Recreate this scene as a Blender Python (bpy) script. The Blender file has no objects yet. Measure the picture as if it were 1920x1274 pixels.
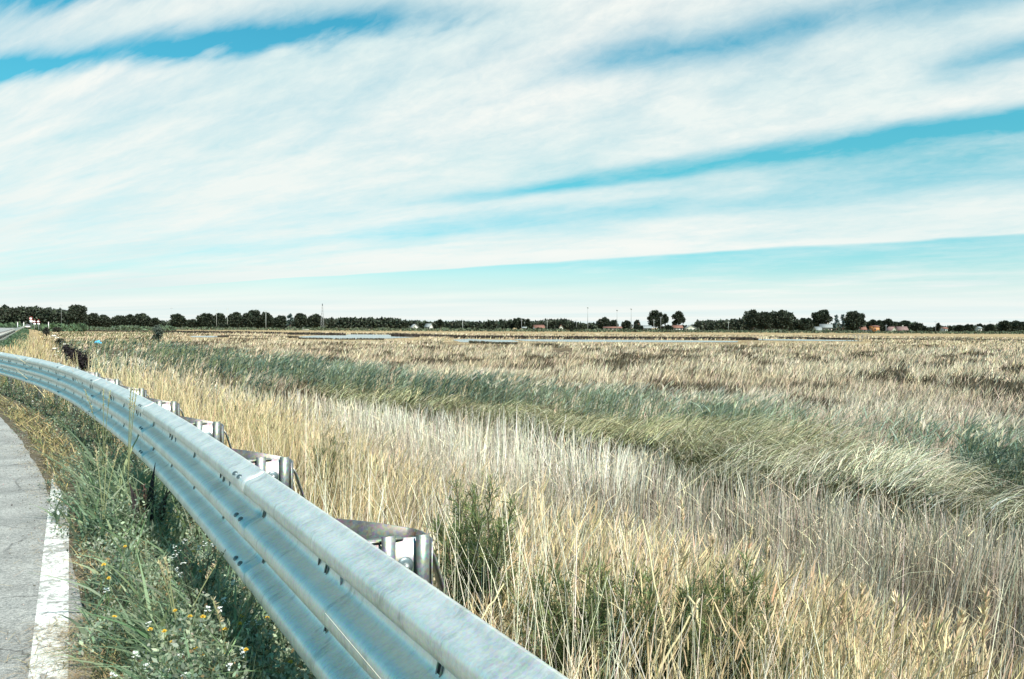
import bpy, bmesh, math
import numpy as np
from mathutils import Vector, Matrix

rng = np.random.default_rng(11)
R = math.radians
sc = bpy.context.scene
COL = sc.collection
H_CAM, FPX = 1.55, 1500.0
PITCH, ROLL = R(0.917), R(0.286)
MARSH = -1.45

# ------------------------------------------------------------------ camera
cam_d = bpy.data.cameras.new('camera')
cam = bpy.data.objects.new('camera', cam_d); COL.objects.link(cam)
cam_d.sensor_width = 36; cam_d.lens = 36 * FPX / 1920
cam_d.clip_start = 0.05; cam_d.clip_end = 6000
CM = Matrix.Rotation(math.pi/2 - PITCH, 4, 'X') @ Matrix.Rotation(ROLL, 4, 'Z')
cam.matrix_world = Matrix.Translation((0, 0, H_CAM)) @ CM
sc.camera = cam
CR = np.array(CM.to_3x3())

def ray(px, py):
    return CR @ np.array([(px-960)/FPX, -(py-637)/FPX, -1.0])
def at(px, py, Y):                       # the point seen at a pixel, at depth Y
    d = ray(px, py); k = Y/d[1]
    return np.array([d[0]*k, Y, H_CAM + d[2]*k])
def gp(px, py, z=MARSH):                 # the ground point seen at a pixel
    d = ray(px, py); k = (z-H_CAM)/d[2]
    return np.array([d[0]*k, d[1]*k])
def hor(px):                             # pixel row of the horizon
    return 637 - 24.0 + (px-960)*0.005

# ------------------------------------------------------------------ noise
def vnoise(x, y, seed=0):
    x = np.asarray(x, float); y = np.asarray(y, float)
    ix = np.floor(x).astype(np.int64); iy = np.floor(y).astype(np.int64)
    fx = x-ix; fy = y-iy
    fx = fx*fx*(3-2*fx); fy = fy*fy*(3-2*fy)
    def h(a, b):
        n = (a*374761393 + b*668265263 + seed*974634 + 1013904223) & 0xffffffff
        n = ((n ^ (n >> 13))*1274126177) & 0xffffffff
        n = n ^ (n >> 16)
        return (n & 0xffff)/65535.0
    return (h(ix, iy)*(1-fx)+h(ix+1, iy)*fx)*(1-fy) + (h(ix, iy+1)*(1-fx)+h(ix+1, iy+1)*fx)*fy
def fbm(x, y, seed=0, o=3):
    v = 0; a = 0.5; t = 0
    for i in range(o):
        v = v + a*vnoise(x*2**i, y*2**i, seed+i*17); t += a; a *= 0.5
    return v/t
def sst(a, b, x):
    t = np.clip((x-a)/(b-a), 0, 1); return t*t*(3-2*t)

# ------------------------------------------------------------------ rail path
ctrl = [(2.70, -3.10), (1.40, -0.85), (0.10, 1.40), (-0.61, 2.63), (-1.52, 4.19), (-2.36, 5.58), (-3.11, 6.78), (-3.86, 7.93),
        (-4.95, 9.55), (-6.20, 11.35), (-7.75, 13.42), (-9.48, 15.56), (-11.55, 18.0), (-14.2, 21.2), (-17.2, 25.4), (-21.3, 31.6),
        (-30.0, 46.0), (-40.2, 62.8), (-62.0, 99.0), (-93.0, 150.5), (-150.5, 246.0), (-227.0, 374.0), (-330.0, 546.0), (-455.0, 760.0)]
def catmull(P, n):
    P = np.array(P, float); P = np.vstack([2*P[0]-P[1], P, 2*P[-1]-P[-2]]); out = []
    for i in range(1, len(P)-2):
        p0, p1, p2, p3 = P[i-1], P[i], P[i+1], P[i+2]
        m = max(4, int(np.linalg.norm(p2-p1)/n))
        for k in range(m):
            t = k/m
            out.append(0.5*((2*p1)+(-p0+p2)*t+(2*p0-5*p1+4*p2-p3)*t*t+(-p0+3*p1-3*p2+p3)*t**3))
    out.append(P[-2]); return np.array(out)
PTH = catmull(ctrl, 0.12)
SEG = np.linalg.norm(np.diff(PTH, axis=0), axis=1)
ARC = np.concatenate([[0], np.cumsum(SEG)])
i0 = np.argmin(np.abs(PTH[:, 0]-0.10)+np.abs(PTH[:, 1]-1.40))
ARC = ARC - ARC[i0] + 1.16               # arc length measured along the rail
TAN = np.gradient(PTH, axis=0); TAN /= np.linalg.norm(TAN, axis=1)[:, None]
for _ in range(6):
    TAN[1:-1] = (TAN[:-2]+2*TAN[1:-1]+TAN[2:])/4
TAN /= np.linalg.norm(TAN, axis=1)[:, None]
def path(t):
    x = np.interp(t, ARC, PTH[:, 0]); y = np.interp(t, ARC, PTH[:, 1])
    tx = np.interp(t, ARC, TAN[:, 0]); ty = np.interp(t, ARC, TAN[:, 1])
    return x, y, tx, ty                  # right-hand normal is (ty, -tx)
def off(t, s):
    x, y, tx, ty = path(t); return x+ty*s, y-tx*s
keep = np.unique(np.concatenate([np.arange(0, np.searchsorted(ARC, 30), 2), np.arange(np.searchsorted(ARC, 30), len(ARC), 10), [len(ARC)-1]]))
QP, QT, QA = PTH[keep], TAN[keep], ARC[keep]
def sdist(X, Y):
    X = np.asarray(X, float).ravel(); Y = np.asarray(Y, float).ravel()
    S = np.empty(len(X)); T = np.empty(len(X))
    for a in range(0, len(X), 8000):
        x = X[a:a+8000, None]; y = Y[a:a+8000, None]
        j = np.argmin((x-QP[None, :, 0])**2+(y-QP[None, :, 1])**2, axis=1)
        dx = X[a:a+8000]-QP[j, 0]; dy = Y[a:a+8000]-QP[j, 1]
        S[a:a+8000] = dx*QT[j, 1]-dy*QT[j, 0]
        T[a:a+8000] = QA[j]+dx*QT[j, 0]+dy*QT[j, 1]
    return S, T

def ground_z(X, Y, S=None):
    if S is None: S, _ = sdist(X, Y)
    z = np.where(S < -0.72, -0.03, 0.0)
    verge = 0.035*sst(-0.7, -0.35, S)+0.03*(fbm(X*3, Y*3, 5)-0.5)*sst(-0.7, -0.4, S)
    bank = (MARSH+0.06)*sst(0.55, 4.2, S)
    marsh = 0.28*(fbm(X*0.25, Y*0.25, 3)-0.5)*sst(2, 5, S)
    left = -0.5*sst(-16, -24, S)
    return z+verge+bank+marsh+left

# ------------------------------------------------------------------ materials
def new_mat(name):
    m = bpy.data.materials.new(name); m.use_nodes = True
    nt = m.node_tree; nt.nodes.clear()
    out = nt.nodes.new('ShaderNodeOutputMaterial')
    return m, nt, out
def N(nt, typ, **kw):
    n = nt.nodes.new(typ)
    for k, v in kw.items():
        if k.startswith('i_'):
            n.inputs[k[2:].replace('_', ' ')].default_value = v
        else: setattr(n, k, v)
    return n
def L(nt, a, b): nt.links.new(a, b)
def mth(nt, op, a, b=None, c=None, clamp=False):
    n = nt.nodes.new('ShaderNodeMath'); n.operation = op; n.use_clamp = clamp
    for i, v in enumerate((a, b, c)):
        if v is None: continue
        if isinstance(v, (int, float)): n.inputs[i].default_value = v
        else: nt.links.new(v, n.inputs[i])
    return n.outputs[0]
def mixc(nt, fac, a, b, mode='MIX'):
    n = nt.nodes.new('ShaderNodeMix'); n.data_type = 'RGBA'; n.blend_type = mode
    for s, v in ((n.inputs['Factor'], fac), (n.inputs['A'], a), (n.inputs['B'], b)):
        if isinstance(v, (int, float)): s.default_value = v
        elif isinstance(v, tuple): s.default_value = v if len(v) == 4 else (*v, 1)
        else: nt.links.new(v, s)
    return n.outputs['Result']
def ramp(nt, fac, stops, interp='LINEAR'):
    n = nt.nodes.new('ShaderNodeValToRGB'); n.color_ramp.interpolation = interp
    e = n.color_ramp.elements
    while len(e) > 1: e.remove(e[-1])
    e[0].position = stops[0][0]
    def c4(c): return (c, c, c, 1) if isinstance(c, (int, float)) else (*c, 1)
    e[0].color = c4(stops[0][1])
    for p, c in stops[1:]:
        k = e.new(p); k.color = c4(c)
    nt.links.new(fac, n.inputs[0]); return n.outputs[0]

def leaf_mat(name, transl=0.3, rough=0.55, spec=0.3):
    m, nt, out = new_mat(name)
    at_ = N(nt, 'ShaderNodeAttribute', attribute_name='Col')
    b = N(nt, 'ShaderNodeBsdfPrincipled', i_Roughness=rough); b.inputs['Specular IOR Level'].default_value = spec
    t = N(nt, 'ShaderNodeBsdfTranslucent'); mx = N(nt, 'ShaderNodeMixShader'); mx.inputs[0].default_value = transl
    L(nt, at_.outputs['Color'], b.inputs['Base Color']); L(nt, at_.outputs['Color'], t.inputs['Color'])
    L(nt, b.outputs[0], mx.inputs[1]); L(nt, t.outputs[0], mx.inputs[2]); L(nt, mx.outputs[0], out.inputs[0])
    return m
M_LEAF = leaf_mat('leaf', 0.42, 0.5, 0.25)
M_STRAW = leaf_mat('straw', 0.13, 0.75, 0.08)
M_TREE = leaf_mat('tree_foliage', 0.12, 0.7, 0.2)

def plain(name, col, rough=0.7, metal=0.0, var=0.25, scale=3.0, spec=0.3):
    m, nt, out = new_mat(name)
    tc = N(nt, 'ShaderNodeTexCoord'); nz = N(nt, 'ShaderNodeTexNoise', i_Scale=scale, i_Detail=5.0)
    L(nt, tc.outputs['Object'], nz.inputs['Vector'])
    lo = tuple(c*(1-var) for c in col); hi = tuple(min(1, c*(1+var)) for c in col)
    c = ramp(nt, nz.outputs['Fac'], [(0.3, lo), (0.7, hi)])
    b = N(nt, 'ShaderNodeBsdfPrincipled', i_Roughness=rough, i_Metallic=metal); b.inputs['Specular IOR Level'].default_value = spec
    L(nt, c, b.inputs['Base Color']); L(nt, b.outputs[0], out.inputs[0])
    return m

# galvanised steel: spangle and run marks across the rolled profile
def steel(name, dark=1.0, metal=0.75, use_uv=True):
    m, nt, out = new_mat(name)
    if use_uv:
        at_ = N(nt, 'ShaderNodeAttribute', attribute_name='prof'); vec = at_.outputs['Vector']
    else:
        vec = N(nt, 'ShaderNodeTexCoord').outputs['Object']
    mp = N(nt, 'ShaderNodeMapping'); mp.inputs['Scale'].default_value = (46, 15, 1) if use_uv else (40, 40, 8)
    L(nt, vec, mp.inputs['Vector'])
    n1 = N(nt, 'ShaderNodeTexNoise', i_Scale=1.0, i_Detail=6.0, i_Roughness=0.7, i_Distortion=0.8); L(nt, mp.outputs[0], n1.inputs['Vector'])
    mp2 = N(nt, 'ShaderNodeMapping'); mp2.inputs['Scale'].default_value = (5, 5, 1); L(nt, vec, mp2.inputs['Vector'])
    n2 = N(nt, 'ShaderNodeTexNoise', i_Scale=1.0, i_Detail=5.0); L(nt, mp2.outputs[0], n2.inputs['Vector'])
    s = mth(nt, 'ADD', mth(nt, 'MULTIPLY', n1.outputs['Fac'], 0.5), mth(nt, 'MULTIPLY', n2.outputs['Fac'], 0.5))
    c = ramp(nt, s, [(0.30, (0.46*dark, 0.49*dark, 0.47*dark)), (0.5, (0.68*dark, 0.69*dark, 0.645*dark)), (0.70, (0.86*dark, 0.83*dark, 0.76*dark))])
    vs = N(nt, 'ShaderNodeTexVoronoi', i_Scale=1.0); mp3 = N(nt, 'ShaderNodeMapping'); mp3.inputs['Scale'].default_value = (130, 150, 1) if use_uv else (90, 90, 90); L(nt, vec, mp3.inputs['Vector']); L(nt, mp3.outputs[0], vs.inputs['Vector'])
    c = mixc(nt, 0.34, c, vs.outputs['Color'], 'SOFT_LIGHT')
    n5 = N(nt, 'ShaderNodeTexNoise', i_Scale=1.0, i_Detail=7.0, i_Roughness=0.75); mp5 = N(nt, 'ShaderNodeMapping'); mp5.inputs['Scale'].default_value = (11, 4, 1) if use_uv else (12, 12, 5); mp5.inputs['Location'].default_value = (3.3, 1.1, 0); L(nt, vec, mp5.inputs['Vector']); L(nt, mp5.outputs[0], n5.inputs['Vector'])
    c = mixc(nt, ramp(nt, n5.outputs['Fac'], [(0.55, 0.0), (0.66, 0.55)]), c, (0.30*dark, 0.31*dark, 0.28*dark))
    r = mth(nt, 'MULTIPLY_ADD', n1.outputs['Fac'], 0.34, 0.26)
    bmp = N(nt, 'ShaderNodeBump', i_Strength=0.12, i_Distance=0.004); L(nt, s, bmp.inputs['Height'])
    b = N(nt, 'ShaderNodeBsdfPrincipled', i_Metallic=metal)
    L(nt, c, b.inputs['Base Color']); L(nt, r, b.inputs['Roughness']); L(nt, bmp.outputs[0], b.inputs['Normal'])
    L(nt, b.outputs[0], out.inputs[0]); return m
M_RAIL = steel('galvanised_rail', 1.15, 0.72)
M_STEELD = steel('shaded_steel', 0.13, 0.35, False)  # darker copy of the steel, with the spacer's inner shade put in its colour
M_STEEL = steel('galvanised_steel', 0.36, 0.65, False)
M_BOLT = plain('bolt_steel', (0.16, 0.20, 0.21), 0.45, 0.7, 0.3, 60)
M_HOLE = plain('slot_dark', (0.012, 0.013, 0.014), 0.8, 0, 0.2, 20)

# ------------------------------------------------------------------ object helpers
def link(name, me, parent=None, loc=None, rz=0.0):
    o = bpy.data.objects.new(name, me); COL.objects.link(o)
    if loc is not None: o.location = loc
    if rz: o.rotation_euler.z = rz
    if parent: o.parent = parent
    return o
def tag(o, label=None, cat=None, group=None, kind=None):
    if label: o['label'] = label
    if cat: o['category'] = cat
    if group: o['group'] = group
    if kind: o['kind'] = kind
    return o
def empty(name, loc, label, cat, group=None, rz=0.0):
    return tag(link(name, None, None, tuple(float(v) for v in loc), rz), label, cat, group)
def copy_tree(o, parent=None):
    c = o.copy(); COL.objects.link(c); c.parent = parent
    for ch in list(o.children): copy_tree(ch, c)
    return c

class Acc:                                # collects vertices, faces and plant colours for one mesh
    def __init__(self): self.v = []; self.f4 = []; self.f3 = []; self.c = []; self.n = 0; self.extra = []
    def add(self, v, q=None, t=None, c=(0.5, 0.5, 0.5)):
        v = np.asarray(v, float).reshape(-1, 3)
        if q is not None and len(q): self.f4.append(np.asarray(q, np.int64).reshape(-1, 4)+self.n)
        if t is not None and len(t): self.f3.append(np.asarray(t, np.int64).reshape(-1, 3)+self.n)
        c = np.asarray(c, float)
        self.c.append(np.broadcast_to(c, (len(v), 3)) if c.ndim == 1 else c)
        self.v.append(v); self.n += len(v)
    def mesh(self, name, mat, smooth=False):
        V = np.concatenate(self.v); C = np.concatenate(self.c)
        F4 = np.concatenate(self.f4) if self.f4 else np.zeros((0, 4), np.int64)
        F3 = np.concatenate(self.f3) if self.f3 else np.zeros((0, 3), np.int64)
        me = bpy.data.meshes.new(name)
        me.vertices.add(len(V)); me.vertices.foreach_set('co', V.astype(np.float32).ravel())
        nl = F4.size+F3.size; me.loops.add(nl)
        me.loops.foreach_set('vertex_index', np.concatenate([F4.ravel(), F3.ravel()]).astype(np.int32))
        me.polygons.add(len(F4)+len(F3))
        st = np.concatenate([np.arange(len(F4))*4, F4.size+np.arange(len(F3))*3]).astype(np.int32)
        me.polygons.foreach_set('loop_start', st)
        if smooth: me.polygons.foreach_set('use_smooth', np.ones(len(st), bool))
        a = me.attributes.new('Col', 'FLOAT_COLOR', 'POINT')
        a.data.foreach_set('color', np.hstack([C, np.ones((len(C), 1))]).astype(np.float32).ravel())
        me.update(calc_edges=True); me.materials.append(mat)
        return me
    # flat tapering blades, vectorised
    def blades(self, P, H, W, lean, ldir, curve, col, seg=3, drop=0.0, yaw=None, taper=0.9, belly=0.0, tip=None):
        P = np.asarray(P, float); n = len(P)
        if n == 0: return
        H, W, lean, ldir, curve, drop = [np.broadcast_to(np.asarray(a, float), (n,)) for a in (H, W, lean, ldir, curve, drop)]
        yaw = rng.uniform(0, math.pi, n) if yaw is None else np.broadcast_to(yaw, (n,))
        sx, sy = np.cos(yaw), np.sin(yaw); lx, ly = np.cos(ldir), np.sin(ldir)
        rows = seg+1; V = np.empty((n, rows, 2, 3)); C = np.empty((n, rows, 2, 3))
        col = np.broadcast_to(np.asarray(col, float), (n, 3))
        for k in range(rows):
            f = k/seg
            o = H*(lean*f+curve*f*f)
            cx = P[:, 0]+lx*o; cy = P[:, 1]+ly*o; cz = P[:, 2]+H*(f-drop*f*f)
            w = 0.5*W*(1-taper*f**1.4)*(1+belly*math.sin(math.pi*min(1, f*1.1)))
            V[:, k, 0] = np.stack([cx-sx*w, cy-sy*w, cz], 1); V[:, k, 1] = np.stack([cx+sx*w, cy+sy*w, cz], 1)
            cc = col if tip is None else col*(1-f)+np.asarray(tip)*f
            C[:, k, 0] = cc; C[:, k, 1] = cc
        base = (np.arange(n)*rows*2)[:, None]
        Q = np.concatenate([base+np.array([2*k, 2*k+1, 2*k+3, 2*k+2]) for k in range(seg)], axis=1)
        self.add(V.reshape(-1, 3), Q.reshape(-1, 4), None, C.reshape(-1, 3))
    # flat leaf cards (ovals of four corners) with free orientation
    def leaves(self, P, D, L_, W, col):
        P = np.asarray(P, float); n = len(P)
        if n == 0: return
        D = D/np.linalg.norm(D, axis=1)[:, None]
        r = rng.normal(size=(n, 3)); S = np.cross(D, r); S /= np.linalg.norm(S, axis=1)[:, None]+1e-9
        L_ = np.broadcast_to(L_, (n,))[:, None]; W = np.broadcast_to(W, (n,))[:, None]
        V = np.stack([P, P+D*L_*0.45+S*W*0.5, P+D*L_, P+D*L_*0.45-S*W*0.5], 1)
        col = np.broadcast_to(np.asarray(col, float), (n, 3))
        self.add(V.reshape(-1, 3), np.arange(n*4).reshape(-1, 4), None, np.repeat(col, 4, axis=0))
    def tube(self, pts, rad, sides=6, col=(0.5, 0.5, 0.5), cap=True):
        pts = np.asarray(pts, float); rad = np.broadcast_to(np.asarray(rad, float), (len(pts),))
        d = np.gradient(pts, axis=0); d /= np.linalg.norm(d, axis=1)[:, None]+1e-12
        up = np.array([0, 0, 1.0]) if abs(d[0, 2]) < 0.9 else np.array([1.0, 0, 0])
        V = []
        for p, t, r in zip(pts, d, rad):
            a = np.cross(t, up); a /= np.linalg.norm(a)+1e-12; b = np.cross(a, t)
            for k in range(sides):
                g = 2*math.pi*k/sides; V.append(p+r*(a*math.cos(g)+b*math.sin(g)))
        Q = [(i*sides+k, i*sides+(k+1) % sides, (i+1)*sides+(k+1) % sides, (i+1)*sides+k) for i in range(len(pts)-1) for k in range(sides)]
        T = []
        if cap:
            V += [pts[0], pts[-1]]; m = len(V); e = (len(pts)-1)*sides
            T = [(m-2, (k+1) % sides, k) for k in range(sides)]+[(m-1, e+k, e+(k+1) % sides) for k in range(sides)]
        self.add(V, Q, T, col)
    def box(self, c, half, ax=None, col=(0.5, 0.5, 0.5)):
        ax = np.eye(3) if ax is None else np.asarray(ax, float)
        c = np.asarray(c, float); V = []
        for sx in (-1, 1):
            for sy in (-1, 1):
                for sz in (-1, 1): V.append(c+ax[0]*half[0]*sx+ax[1]*half[1]*sy+ax[2]*half[2]*sz)
        self.add(V, [(0, 1, 3, 2), (4, 6, 7, 5), (0, 4, 5, 1), (2, 3, 7, 6), (0, 2, 6, 4), (1, 5, 7, 3)], None, col)

def bevel(o, w, seg=2):
    md = o.modifiers.new('bevel', 'BEVEL'); md.width = w; md.segments = seg; md.limit_method = 'ANGLE'; return o

# ------------------------------------------------------------------ ponds (outlines as ground polygons)
def pond_poly(pts): return np.array([gp(x, y) for x, y in pts])
PONDS = [pond_poly(p) for p in (
    [(555, 632), (590, 629.6), (648, 629.2), (652, 627.4), (730, 628.0), (734, 631), (780, 633), (700, 636.4), (630, 636.6), (580, 634.8)],
    [(848, 637.5), (880, 635.8), (900, 637), (960, 638), (975, 641), (915, 643.5), (885, 644), (862, 641.5)],
    [(960, 636.4), (1100, 637.2), (1250, 638.4), (1385, 639.8), (1382, 642.2), (1240, 642.2), (1060, 641.4), (985, 640.3)],
    [(1040, 656.5), (1062, 655), (1070, 659), (1052, 661.5), (1036, 660)],
    [(1395, 636), (1500, 636.8), (1600, 638.4), (1620, 640.4), (1530, 639.8), (1420, 638.4)],
    [(355, 630.5), (395, 630), (430, 631.4), (400, 633), (360, 632.6)],
    [(185, 660.5), (240, 659.5), (262, 662), (225, 665.5), (190, 664.5)])]
def in_poly(X, Y, P):
    c = np.zeros(len(X), bool); j = len(P)-1
    for i in range(len(P)):
        k = ((P[i, 1] > Y) != (P[j, 1] > Y)) & (X < (P[j, 0]-P[i, 0])*(Y-P[i, 1])/(P[j, 1]-P[i, 1]+1e-12)+P[i, 0])
        c ^= k; j = i
    return c
def in_water(X, Y):
    w = np.zeros(len(X), bool)
    for P in PONDS: w |= in_poly(X, Y, P)
    return w
m, nt, out = new_mat('pond_water')
b = N(nt, 'ShaderNodeBsdfPrincipled', i_Roughness=0.16); b.inputs['Base Color'].default_value = (0.20, 0.22, 0.21, 1); b.inputs['IOR'].default_value = 1.33
nz = N(nt, 'ShaderNodeTexNoise', i_Scale=2.5, i_Detail=4.0); bp = N(nt, 'ShaderNodeBump', i_Strength=0.6, i_Distance=0.10)   # wind ripples
L(nt, N(nt, 'ShaderNodeTexCoord').outputs['Object'], nz.inputs['Vector']); L(nt, nz.outputs['Fac'], bp.inputs['Height'])
L(nt, bp.outputs[0], b.inputs['Normal']); L(nt, b.outputs[0], out.inputs[0]); M_WATER = m
ZW = MARSH+0.02
for P in PONDS:
    me = bpy.data.meshes.new('pond_water'); c = P.mean(0)
    me.from_pydata([(float(x), float(y), ZW) for x, y in P], [], [list(range(len(P)))[::-1]])
    bmx = bmesh.new(); bmx.from_mesh(me); bmesh.ops.recalc_face_normals(bmx, faces=bmx.faces)
    for f in bmx.faces:
        if f.normal.z < 0: f.normal_flip()
    bmx.to_mesh(me); bmx.free(); me.materials.append(M_WATER)
    tag(link('pond_water', me), kind='structure')

# ------------------------------------------------------------------ terrain
rr = np.concatenate([[0.0], np.geomspace(0.25, 30, 110), np.geomspace(31, 4200, 110)])
th = np.concatenate([np.linspace(-50, 50, 190), np.linspace(54, 306, 60)])
RR, TH = np.meshgrid(rr, np.radians(th), indexing='ij')
TXX = RR*np.sin(TH); TYY = RR*np.cos(TH)
S_, _ = sdist(TXX, TYY); Z_ = ground_z(TXX.ravel(), TYY.ravel(), S_)
far = sst(120, 170, RR.ravel())
Z_ = Z_*(1-far)+far*np.where(S_ > 4, MARSH-0.02, Z_)
wet = np.zeros(len(S_))
fx, fy = TXX.ravel(), TYY.ravel()
nt_ = len(th); nr_ = len(rr)
idx = np.arange(nr_*nt_).reshape(nr_, nt_)
A = Acc()
q = np.stack([idx[:-1, :], idx[1:, :], np.roll(idx, -1, 1)[1:, :], np.roll(idx, -1, 1)[:-1, :]], -1).reshape(-1, 4)[:, ::-1]
# colour of the soil and litter by zone: real dirt, peat and dry litter
d_ = RR.ravel()
soil = np.array([0.036, 0.028, 0.022]); litter = np.array([0.10, 0.078, 0.052]); tan = np.array([0.36, 0.27, 0.15]); vsoil = np.array([0.10, 0.085, 0.06])
g = fbm(fx*0.9, fy*0.9, 8)[:, None]
cc = soil*(1-g)+litter*g
k = sst(3.5, 0.8, S_)[:, None]; cc = cc*(1-k)+vsoil*k
k = sst(70, 190, d_)[:, None]; gg = fbm(fx*0.05, fy*0.14, 9)[:, None]
cc = cc*(1-k)+(tan*(0.55+0.6*gg))*k
A.add(np.stack([fx, fy, Z_], 1), q, None, cc)
m, nt, out = new_mat('ground_soil')
at_ = N(nt, 'ShaderNodeAttribute', attribute_name='Col'); tc = N(nt, 'ShaderNodeTexCoord')
nz = N(nt, 'ShaderNodeTexNoise', i_Scale=9.0, i_Detail=8.0, i_Roughness=0.7); L(nt, tc.outputs['Object'], nz.inputs['Vector'])
c = mixc(nt, 1.0, at_.outputs['Color'], ramp(nt, nz.outputs['Fac'], [(0.3, 0.45), (0.7, 1.5)]), 'MULTIPLY')
b = N(nt, 'ShaderNodeBsdfPrincipled', i_Roughness=0.95); b.inputs['Specular IOR Level'].default_value = 0.1
bp = N(nt, 'ShaderNodeBump', i_Strength=0.6, i_Distance=0.02); L(nt, nz.outputs['Fac'], bp.inputs['Height'])
L(nt, c, b.inputs['Base Color']); L(nt, bp.outputs[0], b.inputs['Normal']); L(nt, b.outputs[0], out.inputs[0])
tag(link('ground', A.mesh('ground', m, True)), kind='structure')

# ------------------------------------------------------------------ road, edge line
def road_edge(t):                       # ragged asphalt edge, as an offset from the rail
    return -0.66+0.16*sst(9, 1, t)-0.03*sst(9, 12, t)
ts = np.concatenate([np.arange(-5, 30, 0.15), np.arange(30, 100, 1.0), np.arange(100, 860, 8.0)])
ex, ey = off(ts, road_edge(ts)+0.05*(fbm(ts*2.2, ts*0, 4)-0.5)*(ts < 60))
ix_, iy_ = off(ts, np.full(len(ts), -4.0)); lx, ly = off(ts, np.full(len(ts), -11.5)-4*sst(60, 140, ts))
A = Acc()
V = np.stack([np.stack([ex, ey, 0*ex+0.004], 1), np.stack([ix_, iy_, 0*ex+0.03], 1), np.stack([lx, ly, 0*ex+0.0], 1)], 1)
n = len(ts); b0 = (np.arange(n-1)*3)[:, None]
A.add(V.reshape(-1, 3), np.concatenate([b0+np.array([0, 3, 4, 1]), b0+np.array([1, 4, 5, 2])], 0))
m, nt, out = new_mat('asphalt')
tc = N(nt, 'ShaderNodeTexCoord')
n1 = N(nt, 'ShaderNodeTexNoise', i_Scale=70.0, i_Detail=6.0, i_Roughness=0.88); n2 = N(nt, 'ShaderNodeTexNoise', i_Scale=2.2, i_Detail=7.0, i_Roughness=0.65)
vo = N(nt, 'ShaderNodeTexVoronoi', i_Scale=90.0); n3 = N(nt, 'ShaderNodeTexNoise', i_Scale=0.7, i_Detail=4.0)
mpc = N(nt, 'ShaderNodeMapping'); mpc.inputs['Rotation'].default_value = (0, 0, R(-24)); mpc.inputs['Scale'].default_value = (1.3, 2.2, 1)
for q_ in (n1, n2, vo, n3): L(nt, tc.outputs['Object'], q_.inputs['Vector'])
L(nt, tc.outputs['Object'], mpc.inputs['Vector']); n4 = N(nt, 'ShaderNodeTexNoise', i_Scale=1.2, i_Detail=5.0); L(nt, mpc.outputs[0], n4.inputs['Vector'])
ck = N(nt, 'ShaderNodeTexVoronoi', feature='DISTANCE_TO_EDGE', i_Scale=1.1)
wv = N(nt, 'ShaderNodeVectorMath', operation='MULTIPLY_ADD'); wv.inputs[1].default_value = (0.35, 0.35, 0); L(nt, n2.outputs['Color'], wv.inputs[0]); L(nt, tc.outputs['Object'], wv.inputs[2]); L(nt, wv.outputs[0], ck.inputs['Vector'])
base = ramp(nt, n1.outputs['Fac'], [(0.34, (0.09, 0.095, 0.095)), (0.47, (0.205, 0.21, 0.20)), (0.62, (0.43, 0.43, 0.405))])
base = mixc(nt, 0.30, base, ramp(nt, n4.outputs['Fac'], [(0.38, (0.62, 0.65, 0.67)), (0.5, 1.0), (0.68, 1.15)]), 'MULTIPLY')
base = mixc(nt, 0.6, base, ramp(nt, n2.outputs['Fac'], [(0.35, 0.62), (0.6, 1.2)]), 'MULTIPLY')
base = mixc(nt, mth(nt, 'MULTIPLY', ramp(nt, ck.outputs['Distance'], [(0.0, 1.0), (0.011, 0.0)]), ramp(nt, n3.outputs['Fac'], [(0.40, 0.0), (0.55, 0.9)])), base, (0.05, 0.05, 0.048))
b = N(nt, 'ShaderNodeBsdfPrincipled', i_Roughness=0.85); bp = N(nt, 'ShaderNodeBump', i_Strength=0.8, i_Distance=0.006)
L(nt, mth(nt, 'ADD', n1.outputs['Fac'], mth(nt, 'MULTIPLY', vo.outputs['Distance'], 0.7)), bp.inputs['Height'])
L(nt, base, b.inputs['Base Color']); L(nt, bp.outputs[0], b.inputs['Normal']); L(nt, b.outputs[0], out.inputs[0])
tag(link('road', A.mesh('road', m, True)), kind='structure')
def on_road_z(s): return 0.004+0.026*np.clip((-0.6-s)/3.4, 0, 1)
# painted edge line, worn at its borders
p0 = np.array([-2.16, 3.57]); p1 = np.array([-4.54, 7.88]); dl = (p1-p0)/np.linalg.norm(p1-p0); nl = np.array([dl[1], -dl[0]])
A = Acc(); us = np.linspace(-6.5, 5.35, 60); V = []
for u in us:
    for w in np.linspace(0, 0.152, 5):
        p = p0+dl*u+nl*w; V.append((p[0], p[1], 0.0))
V = np.array(V); s_, _ = sdist(V[:, 0], V[:, 1]); V[:, 2] = on_road_z(s_)+0.004+0.004*(s_ > road_edge(0)-9)
A.add(V, [(i*5+k, i*5+k+1, (i+1)*5+k+1, (i+1)*5+k) for i in range(59) for k in range(4)])
m, nt, out = new_mat('road_paint')
tc = N(nt, 'ShaderNodeTexCoord'); n1 = N(nt, 'ShaderNodeTexNoise', i_Scale=26.0, i_Detail=8.0, i_Roughness=0.75); n2 = N(nt, 'ShaderNodeTexNoise', i_Scale=160.0, i_Detail=3.0)
n3 = N(nt, 'ShaderNodeTexNoise', i_Scale=3.0, i_Detail=4.0)
for q_ in (n1, n2, n3): L(nt, tc.outputs['Object'], q_.inputs['Vector'])
wear = mth(nt, 'ADD', mth(nt, 'MULTIPLY', n1.outputs['Fac'], 0.65), mth(nt, 'MULTIPLY', n3.outputs['Fac'], 0.35))
pc = mixc(nt, 1.0, (0.66, 0.68, 0.655), ramp(nt, n2.outputs['Fac'], [(0.3, 0.72), (0.6, 1.05)]), 'MULTIPLY')
pc = mixc(nt, ramp(nt, wear, [(0.455, 0.95), (0.51, 0.0)]), pc, (0.24, 0.24, 0.225))
b = N(nt, 'ShaderNodeBsdfPrincipled', i_Roughness=0.7); bp = N(nt, 'ShaderNodeBump', i_Strength=0.5, i_Distance=0.004)
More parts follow.
